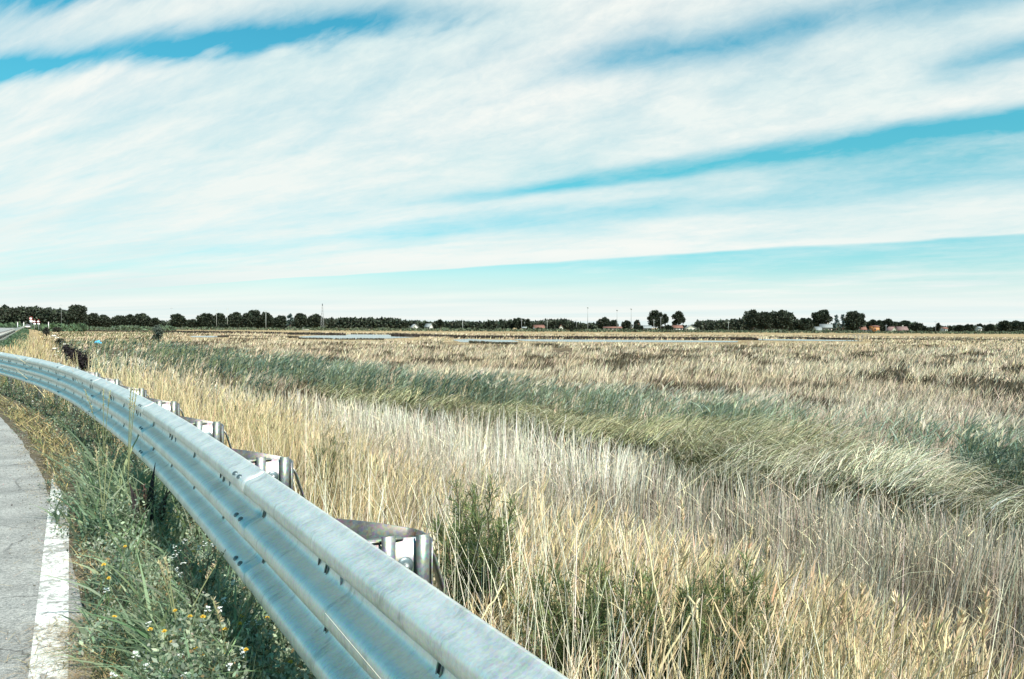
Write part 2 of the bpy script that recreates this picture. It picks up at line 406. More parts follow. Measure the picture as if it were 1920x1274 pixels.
L(nt, n2.outputs['Fac'], bp.inputs['Height']); L(nt, bp.outputs[0], b.inputs['Normal']); L(nt, pc, b.inputs['Base Color']); L(nt, b.outputs[0], out.inputs[0])
tag(link('road_marking', A.mesh('road_marking', m)), kind='structure')

# ------------------------------------------------------------------ guardrail
rail = empty('guardrail', (0.10, 1.40, 0), 'galvanised three-wave steel guardrail bending along the road edge', 'guardrail')
RO = Vector(rail.location)
Z_TOP = 0.93
def prof_pts():
    P = [(-0.010, -0.004), (0.004, 0.0)]
    for z in np.linspace(0.010, 0.496, 64):
        c = math.cos(2*math.pi*(z-0.062)/0.191)
        o = 0.041*(1+math.tanh(1.7*c)/math.tanh(1.7))
        e = min(z, 0.506-z); o *= min(1.0, 0.25+e/0.045)
        P.append((o+0.002, -z))
    P += [(0.004, -0.506), (-0.010, -0.502)]
    return np.array(P)
PR = prof_pts()
dP = np.gradient(PR, axis=0); nP = np.stack([dP[:, 1], -dP[:, 0]], 1); nP /= np.linalg.norm(nP, axis=1)[:, None]
if nP[10, 0] > 0: nP = -nP
BACK = PR+nP*0.004                       # inner face, 4 mm behind
LOOP = np.vstack([PR, BACK[::-1]])
plen = np.concatenate([[0], np.cumsum(np.linalg.norm(np.diff(LOOP, axis=0), axis=1))])
def beam(t0, t1, step, lap=0.0):
    ts = np.linspace(t0, t1, max(2, int((t1-t0)/step)+1))
    x, y, tx, ty = path(ts); m = len(LOOP); V = np.empty((len(ts), m, 3)); U = np.empty((len(ts), m, 3))
    for i in range(len(ts)):
        o = LOOP[:, 0]+lap*(1-i/(len(ts)-1))       # towards the road is -normal
        V[i, :, 0] = x[i]-ty[i]*o; V[i, :, 1] = y[i]+tx[i]*o; V[i, :, 2] = Z_TOP+LOOP[:, 1]
        U[i, :, 0] = ts[i]; U[i, :, 1] = plen; U[i, :, 2] = 0
    V -= np.array(RO)
    Q = [(i*m+k, i*m+(k+1) % m, (i+1)*m+(k+1) % m, (i+1)*m+k) for i in range(len(ts)-1) for k in range(m)]
    A = Acc(); A.add(V.reshape(-1, 3), Q); n = A.n
    A.f4.append(np.array([(k, k+1, m-2-k, m-1-k) for k in range(m//2-1)])[:, ::-1])
    e = (len(ts)-1)*m; A.f4.append(e+np.array([(k, k+1, m-2-k, m-1-k) for k in range(m//2-1)]))
    me = A.mesh('rail_beam', M_RAIL, True)
    a = me.attributes.new('prof', 'FLOAT_VECTOR', 'POINT'); a.data.foreach_set('vector', U.astype(np.float32).ravel())
    return me
SPL = [3.62-3.5*2+3.5*k for k in range(10)]
BEAMS = []
for k in range(len(SPL)-1):
    BEAMS.append(link('rail_beam', beam(SPL[k]-0.17, SPL[k+1], 0.12, 0.0025), rail))
t = SPL[-1]
while t < 780:
    st = 12 if t < 120 else 60
    link('rail_beam', beam(t-0.17, t+st, 0.8 if t < 120 else 5.0, 0.0045), rail); t += st
# splice bolts and slots
def frame_at(t):
    x, y, tx, ty = [float(v) for v in path(t)]
    return Vector((x, y, 0))-Vector((RO.x, RO.y, 0)), Vector((tx, ty, 0)), Vector((-ty, tx, 0))   # point, along, towards road
def dome_mesh(name, r, h, mat, elong=1.5):
    bm_ = bmesh.new(); bmesh.ops.create_uvsphere(bm_, u_segments=14, v_segments=8, radius=1.0)
    for v in list(bm_.verts):
        if v.co.z < -0.15: bm_.verts.remove(v)
    for v in bm_.verts: v.co = Vector((v.co.x*r*elong, v.co.y*r, max(0, v.co.z)*h-0.002))
    me = bpy.data.meshes.new(name); bm_.to_mesh(me); bm_.free(); me.materials.append(mat)
    for p in me.polygons: p.use_smooth = True
    return me
ME_BOLT = dome_mesh('splice_bolt', 0.0125, 0.009, M_BOLT, 1.7)
def orient(along, outw):
    z = outw.normalized(); x = along.normalized(); y = z.cross(x); return Matrix((x, y, z)).transposed().to_4x4()
def surf(zoff):
    i = np.argmin(np.abs(PR[2:-2, 1]+zoff))+2
    tg = PR[i+1]-PR[i-1]; nrm = np.array([-tg[1], tg[0]]); nrm /= np.linalg.norm(nrm)
    if nrm[0] < 0: nrm = -nrm
    return PR[i], nrm
for k, t in enumerate(SPL[:-1]):
    if t < 0 or t > 24: continue
    for z in (0.034, 0.222, 0.413):
        p, nr = surf(z)
        for dt in (-0.045, 0.045):
            pt, al, ro = frame_at(t+dt)
            o = link('splice_bolt', ME_BOLT, BEAMS[k])
            outw = ro*float(nr[0])+Vector((0, 0, float(nr[1])))
            o.matrix_local = Matrix.Translation(pt+ro*float(p[0]+0.004)+Vector((0, 0, Z_TOP+float(p[1])))) @ orient(al, outw)
# slotted holes pressed through the upper slopes of the valleys, with a rolled lip
def slot_mesh():
    bm_ = bmesh.new(); n = 18
    def ringv(a, b, z):
        return [bm_.verts.new((a*math.cos(2*math.pi*i/n)*(1), b*math.copysign(abs(math.sin(2*math.pi*i/n))**0.6, math.sin(2*math.pi*i/n)), z)) for i in range(n)]
    r1 = ringv(0.0135, 0.030, 0.0005); r2 = ringv(0.0125, 0.028, 0.0035); r3 = ringv(0.0095, 0.024, 0.0032); r4 = ringv(0.0088, 0.023, 0.0012)
    for a, b_ in ((r1, r2), (r2, r3), (r3, r4)):
        for i in range(n): bm_.faces.new((a[i], a[(i+1) % n], b_[(i+1) % n], b_[i]))
    f = bm_.faces.new(r4); f.material_index = 1
    me = bpy.data.meshes.new('slot_hole'); bm_.to_mesh(me); bm_.free(); me.materials.append(M_STEEL); me.materials.append(M_HOLE); return me
ME_SLOT = slot_mesh()
t = 1.66-0.86
while t < 24:
    kb = max(i for i in range(len(SPL)-1) if SPL[i]-0.17 <= t)
    for z in (0.172, 0.363):
        p, nr = surf(z); pt, al, ro = frame_at(t)
        o = link('slot_hole', ME_SLOT, BEAMS[kb])
        outw = ro*float(nr[0])+Vector((0, 0, float(nr[1])))
        o.matrix_local = Matrix.Translation(pt+ro*float(p[0]+0.0035)+Vector((0, 0, Z_TOP+float(p[1])))) @ orient(al, outw)
    t += 0.875
# posts with spacer, bracket, bolts and diagonal stay.  local frame: x along the rail, y away from the road, z up
def sheet(A, pts_xy, z0, z1, th=0.005, slope=None):
    """a bent vertical plate following pts in plan, thickened"""
    P = np.array(pts_xy, float); d = np.gradient(P, axis=0); nn = np.stack([-d[:, 1], d[:, 0]], 1); nn /= np.linalg.norm(nn, axis=1)[:, None]
    a = P+nn*th/2; b = P-nn*th/2; m = len(P); V = []
    z0 = np.broadcast_to(z0, (m,)); z1 = np.broadcast_to(z1, (m,))
    for ring in (a, b):
        for i in range(m): V += [(ring[i, 0], ring[i, 1], z0[i]), (ring[i, 0], ring[i, 1], z1[i])]
    Q = []
    for i in range(m-1):
        Q += [(2*i, 2*i+2, 2*i+3, 2*i+1), (2*m+2*i, 2*m+2*i+1, 2*m+2*i+3, 2*m+2*i+2), (2*i+1, 2*i+3, 2*m+2*i+3, 2*m+2*i+1), (2*i, 2*m+2*i, 2*m+2*i+2, 2*i+2)]
    Q += [(0, 1, 2*m+1, 2*m), (2*m-2, 4*m-2, 4*m-1, 2*m-1)]
    A.add(V, Q)
ME_WASH = dome_mesh('washer_bolt', 0.030, 0.010, M_BOLT, 1.0)
ME_NUT = dome_mesh('bolt_head', 0.013, 0.016, plain('nut_steel', (0.45, 0.47, 0.46), 0.4, 0.8, 0.2, 60), 1.0)
def make_post(parent):
    root = link('post', None, parent)
    A = Acc()                             # sigma-shaped post
    sheet(A, [(-0.045, 0.285), (0.0, 0.290), (0.045, 0.285)], -1.2, -0.135, 0.006)
    sheet(A, [(-0.045, 0.215), (-0.052, 0.245), (-0.048, 0.283)], -1.2, -0.13, 0.006)
    sheet(A, [(0.045, 0.215), (0.052, 0.245), (0.048, 0.283)], -1.2, -0.13, 0.006)
    link('post_channel', A.mesh('post_channel', M_STEEL), root)
    A = Acc()                             # far, bent wall of the spacer, leaned and toned dark as if shaded
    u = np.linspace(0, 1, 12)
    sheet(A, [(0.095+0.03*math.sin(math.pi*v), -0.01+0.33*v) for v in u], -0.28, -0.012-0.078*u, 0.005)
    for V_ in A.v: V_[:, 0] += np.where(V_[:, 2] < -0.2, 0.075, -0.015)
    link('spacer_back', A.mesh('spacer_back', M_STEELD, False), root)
    A = Acc()                             # near wall with its folded-in top flange
    u = np.linspace(0, 1, 8)
    sheet(A, [(-0.10+0.012*math.sin(math.pi*v), -0.01+0.30*v) for v in u], -0.30, -0.055-0.015*u, 0.005)
    A.box((-0.075, 0.10, -0.068), (0.022, 0.10, 0.0025))
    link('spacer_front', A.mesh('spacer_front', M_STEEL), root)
    A = Acc()                             # upright bracket straps round the bolt
    sheet(A, [(-0.108, 0.122), (-0.120, 0.130), (-0.120, 0.158), (-0.110, 0.166)], -0.31, -0.048, 0.004)
    sheet(A, [(-0.108, 0.240), (-0.122, 0.248), (-0.122, 0.276), (-0.108, 0.286)], -0.35, -0.056, 0.004)
    link('bracket', A.mesh('bracket', M_STEEL), root)
    A = Acc()                             # end plate closing the spacer
    sheet(A, [(-0.10, 0.300), (-0.05, 0.322), (0.05, 0.330), (0.10, 0.318)], -0.36, -0.092, 0.005)
    link('end_plate', A.mesh('end_plate', M_STEEL), root)
    A = Acc()                             # diagonal stay down the back
    P = np.array([(0.02, 0.325, -0.125), (0.02, 0.352, -0.17), (0.02, 0.405, -0.34), (0.02, 0.47, -0.62), (0.02, 0.53, -0.95)])
    V = []
    for p in P: V += [p+(-0.026, 0, 0), p+(0.026, 0, 0), p+(0.026, 0.006, 0.003), p+(-0.026, 0.006, 0.003)]
    Q = [(4*i+k, 4*i+(k+1) % 4, 4*i+4+(k+1) % 4, 4*i+4+k) for i in range(len(P)-1) for k in range(4)]+[(3, 2, 1, 0)]
    A.add(V, Q); link('stay', A.mesh('stay', M_STEEL), root)
    o = link('washer', ME_WASH, root); o.matrix_local = Matrix.Translation((-0.104, 0.203, -0.155)) @ orient(Vector((0, 1, 0)), Vector((-1, 0, 0)))
    link('bolt_head', ME_NUT, o, (0, 0, 0.008))
    o = link('bolt_head', ME_NUT, root); o.matrix_local = Matrix.Translation((-0.124, 0.262, -0.215)) @ orient(Vector((0, 1, 0)), Vector((-1, 0, 0)))
    return root
post0 = make_post(rail); first = True
t = 2.50-1.75*2
PT = []
while t < 27: PT.append(t); t += 1.75
PT += list(np.arange(66, 130, 4.0))
for t in PT:
    o = post0 if first else copy_tree(post0, rail); first = False
    pt, al, ro = frame_at(t)
    o.matrix_local = Matrix.Translation(pt+Vector((0, 0, Z_TOP))) @ Matrix((al, -ro, Vector((0, 0, 1)))).transposed().to_4x4()

# ------------------------------------------------------------------ marsh vegetation (uncountable: one object per kind)
def lognoise(n, d0, d1, ang0=-47, ang1=45):
    d = np.exp(rng.uniform(math.log(d0), math.log(d1), n)); a = np.radians(rng.uniform(ang0, ang1, n))
    return d*np.sin(a), d*np.cos(a), d
def jitter(col, n, amt=0.18, hue=0.06):
    c = np.asarray(col, float); c = np.broadcast_to(c, (n, 3))
    return np.clip(c*(1+rng.normal(0, amt, (n, 1)))*(1+rng.normal(0, hue, (n, 3))), 0.004, 0.95)
def mixcol(a, b, k): k = np.asarray(k)[:, None]; return np.asarray(a)*(1-k)+np.asarray(b)*k

GOLD = (0.52, 0.41, 0.215); PALE = (0.58, 0.525, 0.42); GREY = (0.40, 0.35, 0.29); TAWNY = (0.57, 0.45, 0.30); OLIVE = (0.50, 0.47, 0.24)
GREEN = (0.060, 0.115, 0.070); SEDGE = (0.105, 0.085, 0.055); STRAWP = (0.66, 0.56, 0.34)

CLEAR = [(184, 646, 12), (124, 648, 22), (104, 632, 16), (1609, 640, 26), (298, 643, 8)]
def cleared(X, Y):
    m = np.zeros(len(X), bool)
    for px, py, hw in CLEAR:
        c = gp(px, py); m |= (np.abs(X/np.maximum(Y, 1)-c[0]/c[1]) < hw/FPX) & (Y < c[1]+0.5) & (Y > c[1]*0.72)
    return m
# dark sedge patches seen in the field: (px, py, half width px, half height px)
PATCH = [(825, 676, 60, 5), (885, 674, 25, 4), (1165, 683, 38, 8), (1235, 684, 16, 5), (1110, 655, 24, 4), (1250, 657, 14, 4), (1400, 663, 18, 4), (1615, 666, 40, 5),
         (1675, 695, 34, 9), (1655, 706, 26, 8), (1740, 712, 18, 6), (1540, 720, 34, 7), (1490, 663, 20, 4), (1410, 692, 14, 5), (1300, 722, 40, 8), (1350, 735, 45, 8),
         (1830, 664, 36, 5), (1780, 668, 22, 4), (1900, 690, 30, 7), (1150, 697, 26, 4), (1020, 648, 30, 3), (940, 646, 26, 3), (1290, 700, 20, 5), (1540, 750, 40, 5),
         (1905, 742, 24, 7), (430, 655, 20, 4), (640, 660, 16, 3), (725, 662, 14, 3), (1000, 690, 24, 4), (1520, 672, 22, 4)]
def patch_mask(X, Y):
    m = np.zeros(len(X)); z = MARSH+0.35
    for px, py, wx, wy in PATCH:
        c = gp(px, py, z); far_ = gp(px, py-wy, z); near = gp(px, py+wy, z)
        hw = wx/FPX*c[1]; hy = max(0.5*(far_[1]-near[1]), 0.5)
        ax = X/np.maximum(Y, 1)*c[1]-c[0]
        m = np.maximum(m, 1-((ax/hw)**2+((Y-c[1])/hy)**2))
    return m

X, Y, D = lognoise(900000, 0.9, 330)
S, T = sdist(X, Y)
ok = (S > 0.22) & ~in_water(X, Y)
X, Y, D, S, T = X[ok], Y[ok], D[ok], S[ok], T[ok]
# keep a clear space where the pole of each post stands and immediately against the beam
Z = ground_z(X, Y, S)
Z = np.where(D > 140, MARSH, Z)
nzA = fbm(X*0.55, Y*0.55, 21); nzB = fbm(X*1.9, Y*1.9, 33); nzL = fbm(X*0.09, Y*0.16, 44)
edge = (fbm(X*0.35, Y*0.35, 55)-0.5)*2.4
Se = S+edge
wmin = 0.00074*D
WIND = R(8)
u = rng.random(len(X))
# A: golden straw on the bank
limA = 2.5+2.0*sst(8, 17, T)+np.clip(rng.normal(0, 0.55, len(X)), -0.5, 1.3)
Se0 = Se.copy(); Se = Se+rng.normal(0, 0.22, len(X))
zoneA = Se < limA
zoneB = (Se >= limA) & (Se < 9.5+1.0*(X/np.maximum(Y, 0.5) < 0.2)) & (D < 60)
inC = (X/np.maximum(Y, 0.5) > -0.24+0.1*(nzA-0.5))
inner = 9.5+1.0*(X/np.maximum(Y, 0.5) < 0.2)
zoneC = (Se >= inner) & (Se < 12.2) & (D < 95) & inC
zoneD = (Se >= 12.2) & (rng.random(len(X)) < 0.8) & (Se < 15.0) & (D < 150) & (T < 95)
zoneE = ~(zoneA | zoneB | zoneC | zoneD)

def stalk_lean(n, amt): return np.abs(rng.normal(0, amt, n))
# --- bank straw
clA = sst(0.38, 0.58, fbm(X*1.0+9, Y*1.0, 501))*0.8+0.2*sst(0.3, 0.6, nzB)
for hx, hy, hr in ((612, 905, 0.55), (660, 940, 0.35), (640, 870, 0.4), (470, 800, 0.3), (985, 1010, 0.35), (1385, 1030, 0.4), (900, 1130, 0.35), (985, 1215, 0.35), (1090, 1250, 0.4), (1240, 1180, 0.3), (760, 880, 0.35), (540, 775, 0.35), (1180, 1060, 0.35), (1480, 1150, 0.4), (1600, 1200, 0.4), (1780, 1230, 0.4)):
    hc = gp(hx, hy, -0.45); clA *= 1-0.93*np.exp(-((X-hc[0])**2+(Y-hc[1])**2)/hr**2)
nearbank = sst(9, 6, T)*sst(3.2, 1.8, S)
i = np.where(zoneA & (u < np.where(D < 3.0, 0.5, 1.0)*(0.08+0.56*clA)*(1-0.30*nearbank)))[0]; n = len(i)
hA = (0.24+0.50*nzA[i]+0.30*rng.random(n)**2)*(0.75+0.4*clA[i])*(1-0.30*nearbank[i])*np.clip(0.25+0.75*sst(0.3, 1.5, S[i]), 0.25, 1)*np.where(D[i] > 25, 0.8, 1)
P = np.stack([X[i], Y[i], Z[i]], 1)
kk = np.clip(rng.normal(0.42, 0.30, n)-0.40*sst(4.5, 8, T[i])+1.3*(fbm(X[i]*0.6, Y[i]*0.6, 77)-0.5), 0, 1)
cA = jitter(mixcol(GOLD, PALE, kk), n, 0.28)
br = rng.random(n) < (0.46-0.20*clA[i])*(1-0.75*sst(18, 28, T[i])); cA[br] = jitter((0.11, 0.075, 0.05), int(br.sum()), 0.4); hA[br] *= 0.75
gn = (fbm(X[i]*0.8, Y[i]*0.8, 71) > 0.60) & (rng.random(n) < 0.6) & (T[i] < 26)
cA[gn] = jitter((0.13, 0.17, 0.06), int(gn.sum()), 0.25)
A = Acc()
A.blades(P, hA, np.maximum(rng.uniform(0.002, 0.0048, n)*np.clip(D[i]/3.5, 0.5, 1), wmin[i]), stalk_lean(n, 0.20), rng.normal(0.2, 1.3, n), np.abs(rng.normal(0.10, 0.16, n)), cA, 3)
bs = i[(D[i] < 20) & (rng.random(n) < 0.10)]; nb_ = len(bs)          # bleached long stalks standing out
A.blades(np.stack([X[bs], Y[bs], Z[bs]], 1), (0.55+0.55*rng.random(nb_))*(1-0.2*nearbank[bs]), np.maximum(rng.uniform(0.0035, 0.006, nb_)*np.clip(D[bs]/3.5, 0.5, 1), wmin[bs]*1.15), stalk_lean(nb_, 0.24), rng.uniform(0, 6.28, nb_), rng.normal(0.05, 0.15, nb_), jitter(mixcol((0.78, 0.72, 0.57), (0.62, 0.51, 0.30), sst(4.5, 8, T[bs])), nb_, 0.15), 3, taper=0.7)
j = i[(D[i] < 18) & (rng.random(n) < 0.22)]; nj = len(j)           # stalks with seed heads
hj = (0.46+0.50*nzA[j]+0.30*rng.random(nj))*(1-0.12*nearbank[j])*np.clip(0.3+0.7*sst(0.35, 1.6, S[j]), 0.3, 1)
lean = stalk_lean(nj, 0.16); ld = rng.normal(0.3, 1.1, nj); cv = np.abs(rng.normal(0.10, 0.10, nj))
Pj = np.stack([X[j], Y[j], Z[j]], 1)
cj = jitter(mixcol(GOLD, STRAWP, rng.random(nj)), nj, 0.15)
A.blades(Pj, hj, np.maximum(rng.uniform(0.0024, 0.0040, nj)*np.clip(D[j]/3.5, 0.5, 1), wmin[j]*0.8), lean, ld, cv, cj, 4, taper=0.5)
top = Pj+np.stack([np.cos(ld)*hj*(lean+cv), np.sin(ld)*hj*(lean+cv), hj], 1)
for q_ in range(3):
    b_ = top-np.stack([np.cos(ld)*(lean+2*cv), np.sin(ld)*(lean+2*cv), np.ones(nj)], 1)*rng.uniform(0.02, 0.09, (nj, 1))
    A.blades(b_, rng.uniform(0.05, 0.12, nj), np.maximum(rng.uniform(0.0028, 0.0058, nj)*np.clip(D[j]/3.5, 0.5, 1), wmin[j]*0.8), lean+2*cv+rng.normal(0.1, 0.18, nj), ld+rng.normal(0, 0.5, nj), 0.1, jitter((0.54, 0.43, 0.26), nj, 0.25), 2, belly=0.8)
tag(link('bank_straw', A.mesh('bank_straw', M_STRAW)), 'golden dry straw grass with seed heads along the bank behind the guardrail', 'dry grass', kind='stuff')

# --- pale upright reed stalks with a dim tangle beneath
A = Acc()
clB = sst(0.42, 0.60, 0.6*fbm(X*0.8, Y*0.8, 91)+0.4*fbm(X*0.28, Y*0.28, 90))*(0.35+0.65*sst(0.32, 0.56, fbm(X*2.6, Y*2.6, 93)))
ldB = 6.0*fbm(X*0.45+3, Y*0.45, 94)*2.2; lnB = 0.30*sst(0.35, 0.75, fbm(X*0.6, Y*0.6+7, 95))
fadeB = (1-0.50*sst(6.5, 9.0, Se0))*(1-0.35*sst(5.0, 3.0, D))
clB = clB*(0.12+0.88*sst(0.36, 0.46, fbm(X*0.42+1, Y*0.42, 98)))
hollowB = (Se0 > 8.5) & (Se0 < 10.0) & (fbm(X*0.6, Y*0.6, 97)+0.12*(X/np.maximum(Y, 1) > 0.33) > 0.50)
i = np.where(zoneB & ~(hollowB & (u > 0.12)) & (rng.random(len(X)) < 0.06+0.44*clB))[0]; n = len(i)
hB = (0.42+0.50*nzA[i]+0.62*rng.random(n)**1.3)*fadeB[i]
k = sst(0.40, 0.64, fbm(X[i]*0.30+5, Y[i]*0.30, 92))
cB = jitter(mixcol((0.42, 0.355, 0.265), (0.74, 0.685, 0.56), np.clip(k+0.15+rng.normal(0, 0.35, n), 0, 1)), n, 0.28)
P = np.stack([X[i], Y[i], Z[i]], 1)
lw = (0.75*sst(-0.12, -0.32, X[i]/Y[i])*rng.random(n))[:, None]; cB = cB*(1-lw)+jitter((0.50, 0.395, 0.21), n, 0.2)*lw
A.blades(P, hB, np.maximum(rng.uniform(0.003, 0.006, n), 0.00092*D[i]), lnB[i]*rng.random(n)+stalk_lean(n, 0.10), ldB[i]+rng.normal(0, 0.9, n), rng.normal(0.03, 0.10, n), cB, 3, taper=0.7)
i3 = i[rng.random(n) < 0.22]; n3 = len(i3)                                   # broken side leaves and bent tops
A.blades(np.stack([X[i3], Y[i3], Z[i3]+rng.uniform(0.3, 0.9, n3)*fadeB[i3]], 1), rng.uniform(0.12, 0.35, n3), np.maximum(0.005, 0.0009*D[i3]), rng.uniform(0.4, 1.4, n3), rng.uniform(0, 6.28, n3), rng.uniform(0, 0.6, n3), jitter((0.74, 0.62, 0.42), n3, 0.25), 3, drop=rng.uniform(0, 0.8, n3))
i2 = np.where(zoneB & (u < 0.42))[0]; n = len(i2)
P = np.stack([X[i2], Y[i2], Z[i2]], 1)
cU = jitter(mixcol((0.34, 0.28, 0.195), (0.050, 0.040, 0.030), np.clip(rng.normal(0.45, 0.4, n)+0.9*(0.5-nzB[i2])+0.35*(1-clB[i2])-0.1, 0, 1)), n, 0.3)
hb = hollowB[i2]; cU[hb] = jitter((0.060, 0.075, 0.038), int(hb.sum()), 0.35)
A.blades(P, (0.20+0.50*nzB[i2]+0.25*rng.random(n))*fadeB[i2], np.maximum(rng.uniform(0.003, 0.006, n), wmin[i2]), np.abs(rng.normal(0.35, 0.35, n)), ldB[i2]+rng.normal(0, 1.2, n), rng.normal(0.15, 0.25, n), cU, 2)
tag(link('pale_reeds', A.mesh('pale_reeds', M_STRAW)), 'dense stand of bleached upright reed stalks in the marsh below the bank', 'dry reeds', kind='stuff')

# --- windblown mat of long grass
A = Acc()
i = np.where(zoneC | ((Se > inner-0.4) & (Se < 12.7) & (u < 0.35) & (D < 95) & inC))[0]
hum = 0.65*fbm(X[i]*0.5, Y[i]*0.5, 101)+0.35*fbm(X[i]*1.6, Y[i]*1.6, 102)
kp = rng.random(len(i)) < 0.03+1.0*sst(0.43, 0.56, hum); i = i[kp]; hum = hum[kp]; n = len(i)
Zh = Z[i]+0.10+(0.50+0.35*sst(0.05, 0.35, X[i]/Y[i]))*sst(0.38, 0.62, hum)*rng.uniform(0.45, 1.0, n)
P = np.stack([X[i], Y[i], Zh], 1)
swirl = (fbm(X[i]*0.4, Y[i]*0.4, 111)-0.5)*3.6
cC = jitter(mixcol((0.42, 0.40, 0.22), (0.64, 0.61, 0.46), np.clip(sst(9.0, 3.5, Y[i]-8)+rng.normal(0.15, 0.35, n), 0, 1)), n, 0.30)
dk_ = rng.random(n) < 0.16; cC[dk_] = jitter((0.13, 0.13, 0.06), int(dk_.sum()), 0.3)
A.blades(P, rng.uniform(0.35, 0.80, n), np.maximum(rng.uniform(0.004, 0.008, n), wmin[i]*1.1), rng.uniform(0.5, 0.9, n), -0.45+swirl+rng.normal(0, 0.55, n), rng.uniform(0.2, 0.6, n), cC, 4, drop=rng.uniform(0.5, 1.0, n))
i = np.where(zoneC & (u > 0.55))[0]; n = len(i)
P = np.stack([X[i], Y[i], Z[i]], 1)
A.blades(P, 0.3+0.35*rng.random(n), np.maximum(rng.uniform(0.004, 0.008, n), wmin[i]), np.abs(rng.normal(0.25, 0.2, n)), rng.uniform(0, 6.28, n), 0.15, jitter((0.105, 0.11, 0.05), n, 0.3), 2)
tag(link('laid_grass', A.mesh('laid_grass', M_STRAW)), 'long olive-pale grass laid over by the wind in front of the green reeds', 'grass', kind='stuff')

# --- green reeds: stems carrying flagged leaves, pale plumes on top
A = Acc()
X2, Y2, D2 = lognoise(80000, 10, 150)
S2, T2 = sdist(X2, Y2); Se2 = S2+(fbm(X2*0.35, Y2*0.35, 55)-0.5)*2.4
rt2 = X2/Y2+0.05*(fbm(X2, Y2, 134)-0.5)
dens = sst(11.7, 12.4, Se2)*sst(15.2, 14.0, Se2)*(1-0.80*((rt2 > 0.31) & (rt2 < 0.565)))*(1-0.45*(rt2 < -0.30))*sst(120, 70, T2)
thin = sst(0.36, 0.54, fbm(X2*0.5, Y2*0.5, 131))
kp = (rng.random(len(X2)) < dens*(0.25+0.75*thin)) & ~in_water(X2, Y2) & ~cleared(X2, Y2)
# loose green reeds further left beside the bank
kp |= (rng.random(len(X2)) < 0.20) & (S2 > 4.0) & (S2 < 16) & (Y2 > 24) & (X2 < -8) & (fbm(X2*0.2, Y2*0.12, 141) > 0.46) & (D2 < 120) & ~cleared(X2, Y2)
X2, Y2, D2, S2 = X2[kp], Y2[kp], D2[kp], S2[kp]; n = len(X2)
Z2 = ground_z(X2, Y2, S2); h2 = (0.92+0.44*fbm(X2*0.6, Y2*0.6, 151)+0.2*rng.random(n))
P = np.stack([X2, Y2, Z2], 1); ln = np.abs(rng.normal(0.14, 0.07, n)); ld = rng.normal(WIND, 0.5, n)
w2 = 0.00085*D2
A.blades(P, h2, np.maximum(0.007, w2), ln, ld, 0.08, jitter((0.27, 0.29, 0.15), n, 0.2), 2, taper=0.5)
hue = fbm(X2*0.3, Y2*0.3, 161)
for q_ in range(8):
    m_ = np.ones(n, bool) if q_ < 5 else (D2 < 45)
    f = rng.uniform(0.22, 0.95, n)[m_]; nn = int(m_.sum())
    o = (h2*ln*0+h2*0)[m_]
    off_ = h2[m_]*(ln[m_]*f+0.08*f*f)
    Pl = P[m_]+np.stack([np.cos(ld[m_])*off_, np.sin(ld[m_])*off_, h2[m_]*f], 1)
    cg = jitter(mixcol((0.085, 0.150, 0.118), (0.34, 0.40, 0.30), np.clip(sst(0.45, 0.7, hue[m_])+sst(26, 15, Y2[m_])*0.55+rng.normal(0, 0.2, nn), 0, 1)), nn, 0.25)
    A.blades(Pl, rng.uniform(0.16, 0.34, nn), np.maximum(rng.uniform(0.014, 0.024, nn), w2[m_]*1.1), rng.uniform(0.4, 1.1, nn), ld[m_]+rng.normal(0, 0.8, nn), rng.uniform(0.1, 0.7, nn), cg, 3, drop=rng.uniform(0, 0.5, nn), belly=0.3)
pm = np.where(rng.random(n) < np.where(Y2 < 27, 0.40, 0.10))[0]; nn = len(pm)
off_ = h2[pm]*(ln[pm]+0.08)
tp = P[pm]+np.stack([np.cos(ld[pm])*off_, np.sin(ld[pm])*off_, h2[pm]*0.98], 1)
for q_ in range(5):
    A.blades(tp, rng.uniform(0.10, 0.24, nn), np.maximum(rng.uniform(0.012, 0.022, nn), w2[pm]), rng.uniform(0.15, 0.9, nn), ld[pm]+rng.normal(0, 0.5, nn), rng.uniform(0.1, 0.6, nn), jitter((0.62, 0.56, 0.42), nn, 0.15), 2, drop=rng.uniform(0, 0.4, nn), belly=0.6)
tag(link('green_reeds', A.mesh('green_reeds', M_LEAF)), 'band of blue-green reeds with pale plumes running across the marsh', 'reeds', kind='stuff')

# --- tan marsh grass beyond
A = Acc()
pm_ = patch_mask(X, Y)
i = np.where(zoneE & (S > 0.3) & (rng.random(len(X)) < 0.86))[0]
hollow = 0.6*fbm(X[i]*0.14, Y[i]*0.09, 171)+0.4*fbm(X[i]*0.5, Y[i]*0.32, 173)
pmv = pm_[i]+(fbm(X[i]*0.6, Y[i]*0.3, 172)-0.5)*0.9
darkp = (pmv > 0.12) | ((hollow < 0.425) & (D[i] > 14))
n = len(i); P = np.stack([X[i], Y[i], Z[i]], 1)
hE = (0.18+0.50*nzA[i]*fbm(X[i]*0.12, Y[i]*0.1, 174)*1.6+0.28*rng.random(n)**2)*np.where(darkp, 0.75, 1.0)
nearshore = np.zeros(n, bool)
for Pq in PONDS:                                                    # grass stays short in front of open water
    c = Pq.mean(0); ang = np.abs(X[i]/np.maximum(Y[i], 1)-c[0]/c[1]); hw = (Pq[:, 0]/Pq[:, 1]).max()-(Pq[:, 0]/Pq[:, 1]).min()
    nearshore |= (ang < hw*0.55) & (Y[i] < Pq[:, 1].max()) & (Y[i] > Pq[:, 1].min()*0.80)
hE = np.where(nearshore, hE*0.12, hE); hE = np.where(cleared(X[i], Y[i]), hE*0.25, hE)
k = np.clip(sst(0.35, 0.65, nzL[i])+0.9*(fbm(X[i]*0.35, Y[i]*0.2, 175)-0.5)+rng.normal(0, 0.25, n), 0, 1)
warm = mixcol(TAWNY, (0.70, 0.59, 0.42), k)
